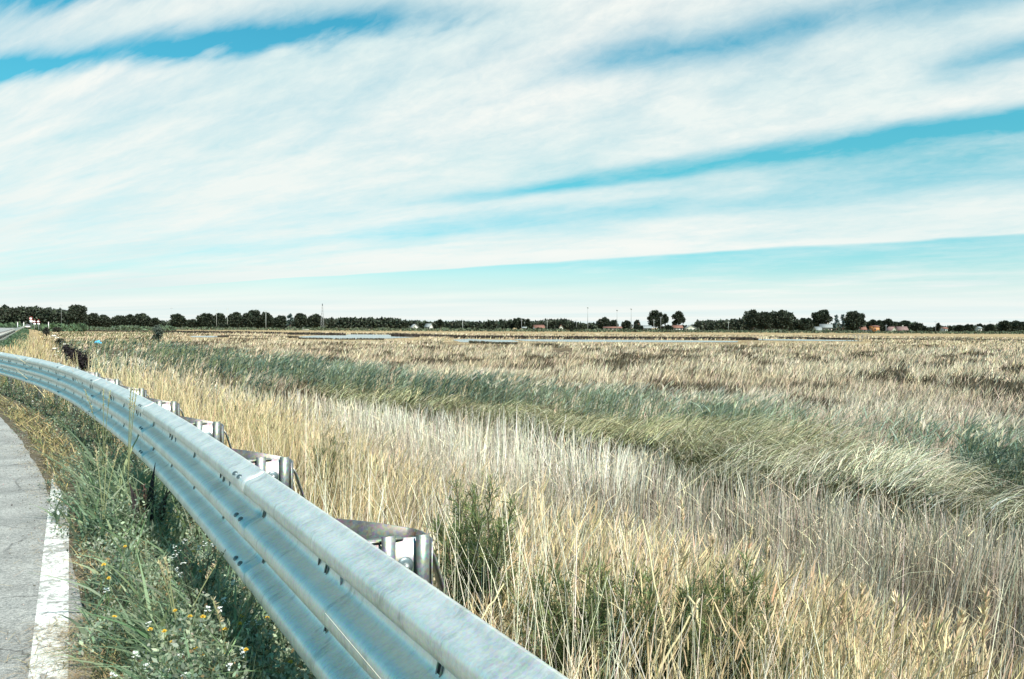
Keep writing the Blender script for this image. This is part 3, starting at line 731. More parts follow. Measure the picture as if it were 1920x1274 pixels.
cool = mixcol((0.50, 0.42, 0.32), (0.64, 0.55, 0.42), k)
kc = np.clip(sst(46, 18, Y[i])*sst(2, 9, X[i])+0.25*(fbm(X[i]*0.1, Y[i]*0.1, 181)-0.4), 0, 1)
kc = np.where((S[i] < 13) & (D[i] < 60), np.clip(kc+0.55, 0, 1), kc)
cE = warm*(1-kc)[:, None]+cool*kc[:, None]
gl = ((X[i]/Y[i]) < -0.40) & (Y[i] > 30) & (fbm(X[i]*0.10, Y[i]*0.035, 191) > 0.47)        # greener sedge on the left
cE = np.where((gl & (rng.random(n) < 0.6))[:, None], np.array((0.145, 0.175, 0.085)), cE)
bk = rng.random(n) < 0.22; cE = np.where(bk[:, None], np.array((0.20, 0.145, 0.095)), cE); hE = np.where(bk, hE*0.8, hE)
cE = np.where((darkp & (rng.random(n) < 0.85))[:, None], np.array(SEDGE), cE)
A.blades(P, hE, np.maximum(rng.uniform(0.004, 0.008, n), wmin[i]*1.2), np.abs(rng.normal(0.40, 0.28, n)), rng.normal(WIND, 0.9, n), np.abs(rng.normal(0.15, 0.15, n)), jitter(cE, n, 0.26), 2)
tag(link('marsh_grass', A.mesh('marsh_grass', M_STRAW)), 'wide expanse of tan marsh grass with dark sedge patches reaching to the water', 'marsh grass', kind='stuff')

# --- dark scrub along the far banks and the low green belt before the trees
A = Acc()
def strip(x0, x1, y0, y1, hpx, n, col, hj=0.5, wk=1.6):
    px = rng.uniform(x0, x1, n); py = y0+(y1-y0)*(px-x0)/(x1-x0)+rng.uniform(-0.7, 0.5, n)
    G = np.array([gp(a, b) for a, b in zip(px, py)])
    ok = ~in_water(G[:, 0], G[:, 1]); G = G[ok]; px = px[ok]; k = len(G)
    h = hpx/FPX*G[:, 1]*(0.45+hj*fbm(G[:, 0]*0.06, G[:, 1]*0.02, 201)+0.35*rng.random(k))
    A.blades(np.column_stack([G, np.full(k, MARSH)]), h, np.maximum(0.25, 0.00095*G[:, 1]*wk), np.abs(rng.normal(0.1, 0.15, k)), rng.uniform(0, 6.28, k), 0.1, jitter(col, k, 0.25), 2, taper=0.7)
DK = (0.050, 0.042, 0.036)
strip(300, 655, 624.5, 629.0, 4.5, 1500, DK); strip(730, 870, 630.5, 634.5, 6, 800, DK); strip(850, 1450, 634.6, 638.2, 5.5, 3000, DK); strip(655, 735, 627.2, 627.8, 2.5, 300, DK)
strip(1440, 1600, 634.8, 637.5, 3.5, 700, DK); strip(1630, 1920, 637.5, 640.5, 4, 1200, (0.085, 0.075, 0.055)); strip(400, 560, 632.5, 634, 4, 600, (0.075, 0.065, 0.05))
strip(560, 720, 636, 637.5, 3.0, 500, (0.08, 0.07, 0.05)); strip(880, 1060, 645, 651, 6, 1000, (0.085, 0.075, 0.05)); strip(150, 300, 621, 624, 3, 500, (0.07, 0.065, 0.05))
tag(link('bank_scrub', A.mesh('bank_scrub', M_STRAW)), 'dark low scrub edging the far banks of the marsh ponds', 'scrub', kind='stuff')
A = Acc()
def belt(x0, x1, D0, D1, hpx, n, col):
    px = rng.uniform(x0, x1, n); dd = rng.uniform(D0, D1, n); xx = (px-960)/FPX*dd
    h = hpx/FPX*dd*(0.5+0.9*fbm(px*0.06, px*0, 211)*rng.uniform(0.6, 1, n))
    P = np.column_stack([xx, dd, MARSH+rng.random(n)*h*0.6])
    A.leaves(P, rng.normal(size=(n, 3))+np.array([0, 0, 0.8]), h*0.7, h*0.5, jitter(col, n, 0.3))
belt(150, 1950, 470, 560, 6, 12000, (0.085, 0.105, 0.065)); belt(0, 160, 330, 420, 14, 2200, (0.075, 0.115, 0.060)); belt(140, 330, 400, 460, 9, 1500, (0.085, 0.115, 0.07))
tag(link('hedge_scrub', A.mesh('hedge_scrub', M_TREE)), 'low grey-green belt of scrub in front of the far trees', 'scrub', kind='stuff')
# ------------------------------------------------------------------ verge between the line and the rail
def verge_points(n, d0, d1, s0, s1):
    X, Y, D = lognoise(n, d0, d1, -55, 5); S, T = sdist(X, Y)
    k = (S > s0) & (S < s1); return X[k], Y[k], D[k], S[k], T[k]
X, Y, D, S, T = verge_points(640000, 1.2, 40, -0.74, 0.30)
lowv = sst(7.5, 11.0, T)*sst(-0.15, -0.40, S)                       # short and dry where the line ends
cov = fbm(X*2.4, Y*2.4, 301)
hcov = 0.24*sst(8, 11, T)*sst(-0.45, -0.15, S)*fbm(X*2, Y*2, 303)*1.3+(0.03+0.26*sst(0.25, 0.75, fbm(X*1.6, Y*1.6, 302))*sst(-0.66, -0.40, S+0.25*(cov-0.5)))*(1-0.75*lowv)*(1-0.4*sst(0.05, 0.3, S))
green = sst(-0.69, -0.53, S+0.34*(cov-0.5)+0.0*T)
wv_ = 0.0010*D
# ground cover leaflets
i = np.where((rng.random(len(X)) < green*(0.45+0.6*cov)*(1-0.65*lowv)) & (rng.random(len(X)) < 0.85))[0]; n = len(i)
zf = rng.random(n)**0.6
P = np.stack([X[i], Y[i], ground_z(X[i], Y[i], S[i])+0.01+hcov[i]*zf], 1)
hue = fbm(X[i]*3.5, Y[i]*3.5, 311)
cg = jitter(mixcol((0.12, 0.18, 0.125), (0.40, 0.46, 0.33), np.clip(sst(0.35, 0.7, hue)+rng.normal(0, 0.25, n), 0, 1)), n, 0.25)
dead = rng.random(n) < 0.06; cg[dead] = jitter((0.30, 0.23, 0.12), int(dead.sum()), 0.2)
A = Acc()
A.leaves(P, rng.normal(size=(n, 3))+np.array([0, 0, 0.7]), np.maximum(rng.uniform(0.012, 0.036, n), wv_[i]*1.5), np.maximum(rng.uniform(0.007, 0.019, n), wv_[i]), cg)
k = rng.random(n) < 0.10; j = i[k]; nj = len(j)                      # thin stems among the leaves
A.blades(np.stack([X[j], Y[j], ground_z(X[j], Y[j], S[j])], 1), hcov[j]*1.25+0.03, np.maximum(0.0022, wv_[j]*0.6), np.abs(rng.normal(0.3, 0.3, nj)), rng.uniform(0, 6.28, nj), 0.2, jitter((0.13, 0.17, 0.08), nj, 0.25), 3)
tag(link('verge_weeds', A.mesh('verge_weeds', M_LEAF)), 'dense low green weeds covering the verge under the guardrail', 'weeds', kind='stuff')
# broad-leaved grass
A = Acc()
big = sst(0.46, 0.62, fbm(X*1.3+3, Y*1.3, 321))
tallz = np.exp(-((T-7.0)/1.5)**2)*sst(-0.58, -0.35, S)+0.7*np.exp(-((T-3.6)/0.9)**2)*sst(-0.5, -0.3, S)
i = np.where((rng.random(len(X)) < 0.030*green*(0.2+big+3.2*tallz)*(1-0.7*lowv)) & (S < 0.12))[0]; n = len(i)
P = np.stack([X[i], Y[i], ground_z(X[i], Y[i], S[i])], 1)
h = rng.uniform(0.10, 0.30, n)*(1+1.0*tallz[i])*(1-0.45*sst(10, 14, T[i]))
cg = jitter(mixcol((0.12, 0.19, 0.11), (0.36, 0.43, 0.27), np.clip(rng.normal(0.35, 0.3, n), 0, 1)), n, 0.2)
A.blades(P, h, np.maximum(rng.uniform(0.009, 0.026, n), wv_[i]), np.abs(rng.normal(0.25, 0.22, n)), rng.uniform(0, 6.28, n), np.abs(rng.normal(0.55, 0.40, n)), cg, 6, drop=rng.uniform(0.05, 0.55, n), taper=0.92, belly=0.25)
tag(link('verge_grass', A.mesh('verge_grass', M_LEAF)), 'broad-bladed green grass arching over the weeds of the verge', 'grass', kind='stuff')
# dry thatch, straw and grass litter at the asphalt edge
A = Acc()
dryz = np.clip(1-green, 0, 1)*0.8+0.9*lowv+0.10+0.9*np.exp(-((T-4.6)/0.35)**2-((S+0.22)/0.12)**2)
i = np.where((rng.random(len(X)) < 0.33*dryz) & (S > road_edge(5)-0.02))[0]; n = len(i)
P = np.stack([X[i], Y[i], ground_z(X[i], Y[i], S[i])+0.004+0.03*rng.random(n)], 1)
cg = jitter(mixcol((0.42, 0.32, 0.17), (0.22, 0.20, 0.09), np.clip(rng.normal(0.35, 0.35, n)+0.45*lowv[i], 0, 1)), n, 0.25)
A.blades(P, rng.uniform(0.05, 0.17, n), np.maximum(rng.uniform(0.0025, 0.005, n), wv_[i]), rng.uniform(0.2, 1.6, n), rng.uniform(0, 6.28, n), rng.uniform(0, 0.8, n), cg, 3, drop=rng.uniform(0.0, 0.8, n))
ln_ = 5200; t_ = np.where(rng.random(ln_) < 0.72, rng.uniform(1.5, 4.9, ln_), rng.uniform(1.5, 12, ln_)); ss = -0.56-np.abs(rng.normal(0, 0.15, ln_)); lx_, ly_ = off(t_, ss)      # straw blown on to the paint
kx = fbm(t_*1.4, t_*0, 331) > 0.5
lx_, ly_, ss = lx_[kx], ly_[kx], ss[kx]
A.blades(np.stack([lx_, ly_, on_road_z(ss)+0.012], 1), rng.uniform(0.03, 0.07, len(ss)), 0.003, rng.uniform(1.5, 3, len(ss)), rng.uniform(0, 6.28, len(ss)), 0.3, jitter((0.34, 0.27, 0.16), len(ss), 0.25), 2, drop=0.95)
tag(link('dry_thatch', A.mesh('dry_thatch', M_STRAW)), 'dry straw litter and short bleached grass along the asphalt edge', 'dry grass', kind='stuff')
# grit and small stones shed along the asphalt edge
A = Acc(); n = 2600; t_ = rng.uniform(1.2, 14, n); ss = road_edge(t_)+rng.normal(0.02, 0.10, n)-np.where(rng.random(n) < 0.25, rng.uniform(0, 0.8, n), 0); gx, gy = off(t_, ss)
r_ = rng.uniform(0.0025, 0.007, n)*np.where(rng.random(n) < 0.05, 2.0, 1.0)
oc = np.array([(1, 0, 0), (0, 1, 0), (-1, 0, 0), (0, -1, 0), (0, 0, 0.8), (0, 0, -0.8)], float); V = oc[None]*(r_[:, None, None]*rng.uniform(0.6, 1.3, (n, 6, 1)))+np.stack([gx, gy, np.maximum(on_road_z(ss), ground_z(gx, gy, ss))+r_*0.5], 1)[:, None]
ft = np.array([(0, 1, 4), (1, 2, 4), (2, 3, 4), (3, 0, 4), (1, 0, 5), (2, 1, 5), (3, 2, 5), (0, 3, 5)])
A.add(V.reshape(-1, 3), None, ((np.arange(n)*6)[:, None, None]+ft[None]).reshape(-1, 3), np.repeat(jitter((0.30, 0.28, 0.25), n, 0.35), 6, axis=0))
tag(link('gravel', A.mesh('gravel', M_TREE)), 'loose grit and small stones along the broken asphalt edge', 'gravel', kind='stuff')
# green weeds behind the far stretch of rail
A = Acc(); n = 9000
t_ = rng.uniform(60, 260, n)**1.0; ss = rng.uniform(0.2, 1.7, n); px_, py_ = off(t_, ss)
A.leaves(np.stack([px_, py_, ground_z(px_, py_, ss)+rng.random(n)*(0.10+0.30*fbm(t_*0.3, ss, 341))], 1), rng.normal(size=(n, 3))+np.array([0, 0, 1.2]), 0.24, 0.06+0.0007*py_, jitter((0.10, 0.16, 0.09), n, 0.35))
tag(link('roadside_weeds', A.mesh('roadside_weeds', M_LEAF)), 'green weeds growing behind the distant stretch of guardrail', 'weeds', kind='stuff')

# ------------------------------------------------------------------ wild flowers, each its own plant
M_PETALY = plain('yellow_petal', (0.78, 0.55, 0.08), 0.6, 0, 0.15, 200); M_PETALW = plain('white_petal', (0.80, 0.82, 0.80), 0.6, 0, 0.06, 200)
def make_flower(kind):
    nm = 'yellow_wildflower' if kind == 'y' else 'white_wildflower'
    root = empty(nm, (0, 0, 0), 'yellow dandelion-like flower on a thin stem among the verge weeds' if kind == 'y' else 'small cluster of white flowers on a thin stem among the verge weeds', 'wildflower',
                 'yellow flowers in the verge' if kind == 'y' else 'white flowers in the verge')
    A = Acc(); z = np.linspace(0, 1, 6)[:, None]
    A.tube(np.hstack([0.03*np.sin(z*2), 0.02*z*z, 0.235*z]), 0.0016, 5, (0.13, 0.19, 0.08))
    A.leaves(np.array([(0.0, 0, 0.03+0.03*k) for k in range(5)]), rng.normal(size=(5, 3))+(0, 0, 0.4), 0.05, 0.012, (0.11, 0.17, 0.07))
    link('stem', A.mesh('stem', M_LEAF), root)
    top = np.array([0.03*math.sin(2), 0.02, 0.235]); A = Acc()
    if kind == 'y':
        for ring, (m_, r, zz) in enumerate(((13, 0.0145, 0.002), (10, 0.010, 0.005), (6, 0.005, 0.007))):
            for k in range(m_):
                a = 2*math.pi*(k+0.5*ring)/m_; d = np.array([math.cos(a), math.sin(a), 0.25+0.2*ring])
                A.leaves([top+(0, 0, zz)], d[None], r*1.15, 0.0055, (0.8, 0.55, 0.08))
        mt = M_PETALY
    else:
        for k in range(9):
            c = top+rng.normal(0, 0.008, 3)*(1, 1, 0.8)
            for q_ in range(5):
                a = 2*math.pi*q_/5; A.leaves([c], np.array([[math.cos(a), math.sin(a), 0.5]]), 0.008, 0.005, (0.8, 0.8, 0.8))
        mt = M_PETALW
    link('flower_head', A.mesh('flower_head', mt), root)
    return root
YEL = [(300, 945), (333, 938), (337, 958), (326, 968), (389, 1033), (374, 1066), (230, 1028), (206, 1059), (230, 1080), (369, 1115), (382, 1117), (395, 1142), (444, 1145), (469, 1143), (464, 1155),
       (350, 1160), (362, 1163), (444, 1170), (454, 1176), (395, 1181), (343, 1143), (297, 1190), (316, 1187), (289, 1181), (326, 1210), (376, 1223), (392, 1226), (418, 1226), (469, 1215), (205, 1161), (404, 1178), (508, 1250), (226, 828), (208, 820), (110, 742)]
WHI = [(200, 1106), (336, 1080), (419, 1096), (428, 1150), (290, 1171), (273, 1236), (238, 1243), (330, 1230), (350, 1256), (461, 1239), (443, 1126), (454, 1228), (363, 1140), (335, 1068), (358, 1030), (178, 905), (416, 1105), (62, 752), (300, 1262), (413, 1262), (246, 1236), (385, 1260)]
for kind, pts in (('y', YEL), ('w', WHI)):
    f0 = make_flower(kind)
    for k, (px, py) in enumerate(pts):
        o = f0 if k == 0 else copy_tree(f0)
        hz = 0.22+0.11*rng.random()
        g = gp(px, py, hz+0.03); s_, _ = sdist([g[0]], [g[1]])
        if s_[0] > -0.03:
            hz = 0.20; g = gp(px, py, hz+0.03); s_, _ = sdist([g[0]], [g[1]])
            if s_[0] > 0.0: g = g-np.array([0.87, 0.5])*(s_[0]+0.05)
        sc_ = (hz+0.03)/0.24
        o.location = (g[0]-0.02*sc_, g[1], 0.0); o.scale = (0.62+0.25*rng.random(),)*2+(sc_,); o.rotation_euler = (rng.normal(0, 0.12), rng.normal(0, 0.12), 0.4*rng.normal())

# ------------------------------------------------------------------ single plants by the rail
def spot(px, py, z=0.0):
    g = gp(px, py, z); return g
def path_spot(t, s):
    x, y = off(np.array([t]), np.array([s])); return float(x[0]), float(y[0])
M_STEM = leaf_mat('stem', 0.05, 0.7, 0.2)
# withered dark dock
x, y = path_spot(6.25, -0.14); root = empty('withered_dock', (x, y, 0.02), 'dark purple-brown withered dock plant with upright leaves against the guardrail', 'plant')
A = Acc()
A.blades(np.tile([0, 0, 0.05], (9, 1))+rng.normal(0, 0.03, (9, 3))*(1, 1, 0), rng.uniform(0.22, 0.50, 9), rng.uniform(0.034, 0.055, 9), np.abs(rng.normal(0.12, 0.08, 9)), rng.uniform(0, 6.28, 9), 0.08, jitter((0.042, 0.034, 0.036), 9, 0.2), 6, yaw=rng.normal(0.2, 0.5, 9), belly=0.8)
link('leaf_blades', A.mesh('leaf_blades', M_STEM), root)
A = Acc()
for k in range(3):
    z = np.linspace(0, 1, 7)[:, None]; a = rng.uniform(0, 6.28); A.tube(np.hstack([0.12*z*math.cos(a)+0.1*k*z, 0.1*z*math.sin(a), (0.34+0.05*k)*z]), 0.004, 5, (0.06, 0.035, 0.03))
    m_ = 80; f = rng.uniform(0.35, 1.0, m_)[:, None]
    P = np.hstack([0.12*f*math.cos(a)+0.1*k*f, 0.1*f*math.sin(a), (0.34+0.05*k)*f])+rng.normal(0, 0.013, (m_, 3))
    A.leaves(P, rng.normal(size=(m_, 3)), 0.022, 0.014, jitter((0.085, 0.055, 0.045), m_, 0.3))
link('seed_stalk', A.mesh('seed_stalk', M_STEM), root)
# tall grass clumps with seed head against the rail
def grass_clump(name, label, t, s, h, n, group=None):
    x, y = path_spot(t, s); root = empty(name, (x, y, 0.02), label, 'grass clump', group)
    A = Acc(); P = rng.normal(0, 0.07, (n, 3))*(1, 1, 0)
    A.blades(P, rng.uniform(0.45, 1.0, n)*h, rng.uniform(0.014, 0.032, n), np.abs(rng.normal(0.22, 0.16, n)), rng.uniform(0, 6.28, n), np.abs(rng.normal(0.4, 0.3, n)), jitter(mixcol((0.08, 0.14, 0.08), (0.30, 0.37, 0.22), rng.random(n)), n, 0.15), 7, drop=rng.uniform(0.05, 0.5, n), belly=0.25)
    link('leaf_blades', A.mesh('leaf_blades', M_LEAF), root)
    A = Acc()
    for k in range(3):
        z = np.linspace(0, 1, 8)[:, None]; a = rng.uniform(0, 6.28); ln = rng.uniform(0.05, 0.2)
        pts = np.hstack([ln*z**2*math.cos(a), ln*z**2*math.sin(a), h*1.25*z]); A.tube(pts, 0.0028, 5, (0.22, 0.24, 0.12))
        m_ = 60; f = rng.uniform(0.78, 1.0, m_)[:, None]; P = np.hstack([ln*f**2*math.cos(a), ln*f**2*math.sin(a), h*1.25*f])
        A.leaves(P, rng.normal(size=(m_, 3))*0.6+(0, 0, 1.2), 0.022, 0.005, jitter((0.42, 0.36, 0.22), m_, 0.2))
    link('seed_stalk', A.mesh('seed_stalk', M_STEM), root)
grass_clump('grass_clump', 'tall broad-leaved green grass clump beside the withered dark dock', 6.9, -0.20, 0.86, 52)
grass_clump('grass_clump', 'tall green grass clump with pale seed heads standing before the bend of the guardrail', 8.4, -0.22, 0.74, 40)
grass_clump('grass_clump', 'broad-leaved grass clump near the end of the white line', 6.3, -0.42, 0.52, 36)
grass_clump('grass_clump', 'broad-leaved grass clump arching among the yellow flowers', 3.75, -0.30, 0.40, 34)
grass_clump('grass_clump', 'broad-leaved grass clump with pale arching blades close under the lower edge of the guardrail', 3.35, -0.16, 0.36, 28)
# branching aster standing in front of the beam
def aster(label, t, s, h, nb, lean):
    x, y = path_spot(t, s); root = empty('aster_plant', (x, y, 0.02), label, 'plant')
    A = Acc(); B = Acc()
    for k in range(nb):
        a = rng.uniform(0, 6.28); sp = rng.uniform(0.08, 0.30)*h; z0 = rng.uniform(0, 0.35); z = np.linspace(0, 1, 7)[:, None]
        hh = h*rng.uniform(0.75, 1.0)
        pts = np.hstack([lean[0]*z*h+sp*z**1.5*math.cos(a), lean[1]*z*h+sp*z**1.5*math.sin(a), hh*z]); A.tube(pts, np.linspace(0.003, 0.001, 7), 5, (0.055, 0.06, 0.045))
        m_ = 26; f = rng.uniform(0.25, 1.0, m_)[:, None]
        P = np.hstack([lean[0]*f*h+sp*f**1.5*math.cos(a), lean[1]*f*h+sp*f**1.5*math.sin(a), hh*f])
        A.leaves(P, rng.normal(size=(m_, 3))+(0, 0, 0.7), rng.uniform(0.012, 0.028, m_), 0.007, jitter((0.06, 0.085, 0.05), m_, 0.25))
        m_ = 5; P = pts[-1]+rng.normal(0, 0.007, (m_, 3))
        B = Acc()
        for c in P:
            for q_ in range(6):
                an = q_*math.pi/3; B.leaves([c], np.array([[math.cos(an), math.sin(an), 0.4]]), 0.0055, 0.0032, (0.7, 0.74, 0.74))
        link('flower_head', B.mesh('flower_head', M_PETALW), root)
    link('stem', A.mesh('stem', M_LEAF), root)
aster('branching aster with tiny whitish flowers standing in front of the lowest wave of the guardrail', 3.95, -0.17, 0.55, 10, (-0.12, 0.05))
aster('thin aster twig with dark leaves leaning out over the lowest wave of the guardrail', 3.25, -0.13, 0.36, 4, (0.15, 0.1))
aster('low dark weed sprig on the asphalt edge at the bottom corner', 3.5, -0.93, 0.14, 6, (0.1, 0.0))

# ------------------------------------------------------------------ feathery tamarisk shrubs behind the rail
def tamarisk(label, px, lat, h, w, nb, name='tamarisk_shrub', ns=150):
    q_ = (px-960)/FPX; Yp = lat/(0.866*q_+0.5); Xp = q_*Yp
    s_, _ = sdist([Xp], [Yp]); z0 = float(ground_z(np.array([Xp]), np.array([Yp]), s_)[0])
    root = empty(name, (Xp, Yp, z0-0.02), label, 'shrub')
    A = Acc(); B = Acc()
    for k in range(nb):
        a = rng.uniform(0, 6.28); sp = w*rng.uniform(0.15, 1.0); hh = h*rng.uniform(0.55, 1.0); z = np.linspace(0, 1, 8)[:, None]
        px_ = sp*z**1.3*math.cos(a); py_ = sp*z**1.3*math.sin(a); pts = np.hstack([px_, py_, hh*z])
        pts[1:-1] += rng.normal(0, 0.010, (6, 3)); A.tube(pts, np.linspace(0.005, 0.0016, 8), 5, (0.075, 0.05, 0.04))
        m_ = ns; f = rng.uniform(0.22, 1.0, m_)
        P = np.stack([np.interp(f, z[:, 0], pts[:, c]) for c in range(3)], 1)
        dr = rng.normal(0, 0.55, (m_, 3))+np.array([math.cos(a)*0.3, math.sin(a)*0.3, 1.0]); dr /= np.linalg.norm(dr, axis=1)[:, None]
        ln = rng.uniform(0.05, 0.15, m_)*(1.15-0.6*f)
        mixg = np.clip(0.15+0.75*(f-0.35)+rng.normal(0, 0.2, m_), 0, 1)
        cg = jitter(mixcol((0.052, 0.110, 0.058), (0.30, 0.32, 0.13), mixg), m_, 0.2)
        B.leaves(P, dr, ln, 0.0044, cg)
        for q2 in range(3):                                           # needles along each spray
            P2 = P+dr*(ln*rng.uniform(0.2, 0.95, m_))[:, None]
            B.leaves(P2, dr+rng.normal(0, 0.45, (m_, 3)), ln*0.45, 0.0036, cg)
    link('stem', A.mesh('stem', M_STEM), root); link('foliage', B.mesh('foliage', M_LEAF), root)
tamarisk('feathery green tamarisk shrub beside the diagonal stay of the nearest guardrail post', 900, 1.62, 0.90, 0.26, 20)
tamarisk('broad feathery tamarisk shrub just past the lower end of the guardrail', 1105, 1.80, 0.68, 0.34, 24)
tamarisk('dense tamarisk shrub growing behind the crossed broken reed stalks', 1240, 2.0, 0.72, 0.30, 22)
tamarisk('slim upright tamarisk shrub furthest from the guardrail', 1385, 2.3, 0.88, 0.20, 14)
tamarisk('slanting tamarisk sapling with bare lower twigs next to the slim upright one', 1480, 2.3, 0.68, 0.24, 10)
tamarisk('small dark green shrub in the golden straw behind the second guardrail post', 612, 2.35, 0.80, 0.22, 22, 'marsh_shrub', 60)
tamarisk('pale green shrub among reed stalks right of the small dark shrub', 655, 2.9, 0.85, 0.25, 14, 'marsh_shrub', 50)

# ------------------------------------------------------------------ tall single stalks in front
def dry_stalk(kind, px, top_y, lat, lean, droop, first={}):
    q_ = (px-960)/FPX; Yp = lat/(0.866*q_+0.5); Xp = q_*Yp
    s_, _ = sdist([Xp], [Yp]); z0 = float(ground_z(np.array([Xp]), np.array([Yp]), s_)[0])
    ztop = at(px, top_y, Yp)[2]; h = max(0.5, ztop-z0)
    root = empty('reed_stalk', (Xp-lean*h, Yp, z0-0.02), 'tall dry grass stalk with a feathery tan seed head rising above the straw', 'reed stalk', 'tall seed-headed stalks in front')
    A = Acc(); z = np.linspace(0, 1, 14)[:, None]; bend = np.clip(z-0.72, 0, 1)
    pts = np.hstack([lean*h*z+droop*bend*0.9, 0.03*z*z, h*z-abs(droop)*bend**2*1.6]); A.tube(pts, np.linspace(0.0042, 0.0022, 14), 6, (0.72, 0.62, 0.40))
    m_ = 3; f = np.array([0.25, 0.45, 0.62]); P = np.stack([np.interp(f, z[:, 0], pts[:, c]) for c in range(3)], 1)
    A.blades(P, rng.uniform(0.12, 0.26, m_), 0.008, rng.uniform(0.3, 0.8, m_), rng.uniform(0, 6.28, m_), 0.4, jitter((0.50, 0.40, 0.22), m_), 4, drop=0.3)
    link('stem', A.mesh('stem', M_STRAW), root)
    B = Acc(); m_ = 150; f = 0.84+0.16*rng.random(m_)
    P = np.stack([np.interp(f, z[:, 0], pts[:, c]) for c in range(3)], 1)
    dr = pts[-1]-pts[-3]; dr = dr/np.linalg.norm(dr)
    B.leaves(P, dr[None]+rng.normal(0, 0.28, (m_, 3)), rng.uniform(0.02, 0.05, m_), 0.0065, jitter((0.70, 0.57, 0.38), m_, 0.22))
    link('seed_head', B.mesh('seed_head', M_STRAW), root)
for a in ((1562, 1085, 2.9, 0.02, 0.0), (1592, 1100, 2.8, 0.05, 0.02), (1628, 1095, 3.0, 0.03, 0.0), (1690, 1120, 2.7, -0.04, 0.03), (1745, 1160, 2.6, 0.10, 0.05), (1800, 1140, 2.6, 0.12, 0.14),
          (1240, 945, 3.2, 0.01, 0.01), (1178, 965, 3.0, -0.08, -0.03), (1010, 905, 3.0, 0.02, 0.0), (870, 868, 3.0, 0.06, 0.02), (1340, 1005, 2.9, 0.05, 0.02), (1412, 985, 3.2, 0.08, 0.03), (1445, 1010, 3.1, 0.06, 0.02),
          (1285, 935, 3.4, -0.05, -0.04), (925, 900, 2.8, -0.03, -0.02), (1118, 940, 3.3, 0.0, 0.03), (640, 790, 3.3, -0.05, -0.05), (540, 765, 2.6, 0.04, 0.02), (1860, 1110, 2.9, 0.03, 0.03), (1510, 1040, 3.2, 0.1, 0.03)):
    dry_stalk('r', *a)
def broken_reed(label, p0_, p1_, D0, D1, r=0.0052):
    a = at(*p0_, D0); b_ = at(*p1_, D1); root = empty('broken_reed', a, label, 'reed stalk', 'broken reed stalks in front')
    A = Acc(); pts = np.linspace(0, 1, 6)[:, None]*(b_-a); pts[2:4] += rng.normal(0, 0.006, (2, 3)); A.tube(pts, np.linspace(r, r*0.6, 6), 6, (0.62, 0.54, 0.32)); link('stem', A.mesh('stem', M_STRAW), root)
LB = 'bare pale broken reed stalk slanting across the straw and tamarisk'
broken_reed(LB, (1272, 1290), (1205, 975), 2.75, 3.1); broken_reed(LB, (1222, 1280), (1312, 1122), 2.7, 2.8); broken_reed(LB, (1312, 1180), (1284, 1080), 2.8, 2.9, 0.006)
broken_reed(LB, (1240, 1205), (1068, 1070), 2.9, 3.1, 0.0042); broken_reed(LB, (900, 1165), (945, 1095), 2.7, 2.8, 0.004); broken_reed(LB, (1440, 1215), (1400, 1160), 2.8, 2.9, 0.005)

# ------------------------------------------------------------------ lone shrub, bank bushes, rubble
def bush(name, label, px, top, bot, w, zb, cat, col, n, stems=True, group=None, dark=1.0):
    c = gp(px, bot, zb); Yd = c[1]; wm = w/FPX*Yd/2; hm = (bot-top)/FPX*Yd
    root = empty(name, (c[0], c[1], zb), label, cat, group)
    A = Acc(); K = 9; cen = np.column_stack([rng.uniform(-0.55, 0.55, K)*wm, rng.uniform(-0.5, 0.5, K)*wm, rng.uniform(0.25, 0.8, K)*hm]); cen[0] = (0, 0, 0.68*hm)
    rad = rng.uniform(0.3, 0.5, K)*min(wm, hm*0.7)
    j = rng.integers(0, K, n); v = rng.normal(size=(n, 3)); v /= np.linalg.norm(v, axis=1)[:, None]
    P = cen[j]+v*(rad[j]*rng.random(n)**0.4)[:, None]; P[:, 2] = np.clip(P[:, 2], 0.02, None)
    sz = max(0.03, 0.0011*Yd)
    A.leaves(P, v+rng.normal(0, 0.5, (n, 3))+(0, 0, 0.6), sz*rng.uniform(1.2, 2.4, n), sz*rng.uniform(0.6, 1.1, n), jitter(col, n, 0.3))
    link('foliage', A.mesh('foliage', M_TREE), root)
    A = Acc()
    for k in range(6): A.tube(np.stack([np.array([0, 0, 0.0]), cen[k]*(0.5, 0.5, 0.55), cen[k]]), np.array([0.035, 0.022, 0.008])*max(1, hm/2), 5, (0.07, 0.055, 0.045))
    link('stem', A.mesh('stem', M_STEM), root)
    return root
bush('marsh_shrub', 'lone grey-green shrub standing in the tan grass of the open marsh', 298, 612, 643, 27, MARSH, 'shrub', (0.080, 0.100, 0.080), 1500)
bush('bank_bush', 'dark bush at the toe of the straw-covered bank, nearest to the far road', 87, 613, 631, 14, -0.7, 'bush', (0.040, 0.040, 0.034), 500)
bush('bank_bush', 'low dark bush spreading right of the one at the toe of the bank', 105, 615, 624, 26, MARSH, 'bush', (0.045, 0.045, 0.036), 500)
bush('bank_bush', 'small dark bush beside the pale rubble on the bank', 112, 636, 648, 12, MARSH, 'bush', (0.055, 0.06, 0.045), 400)
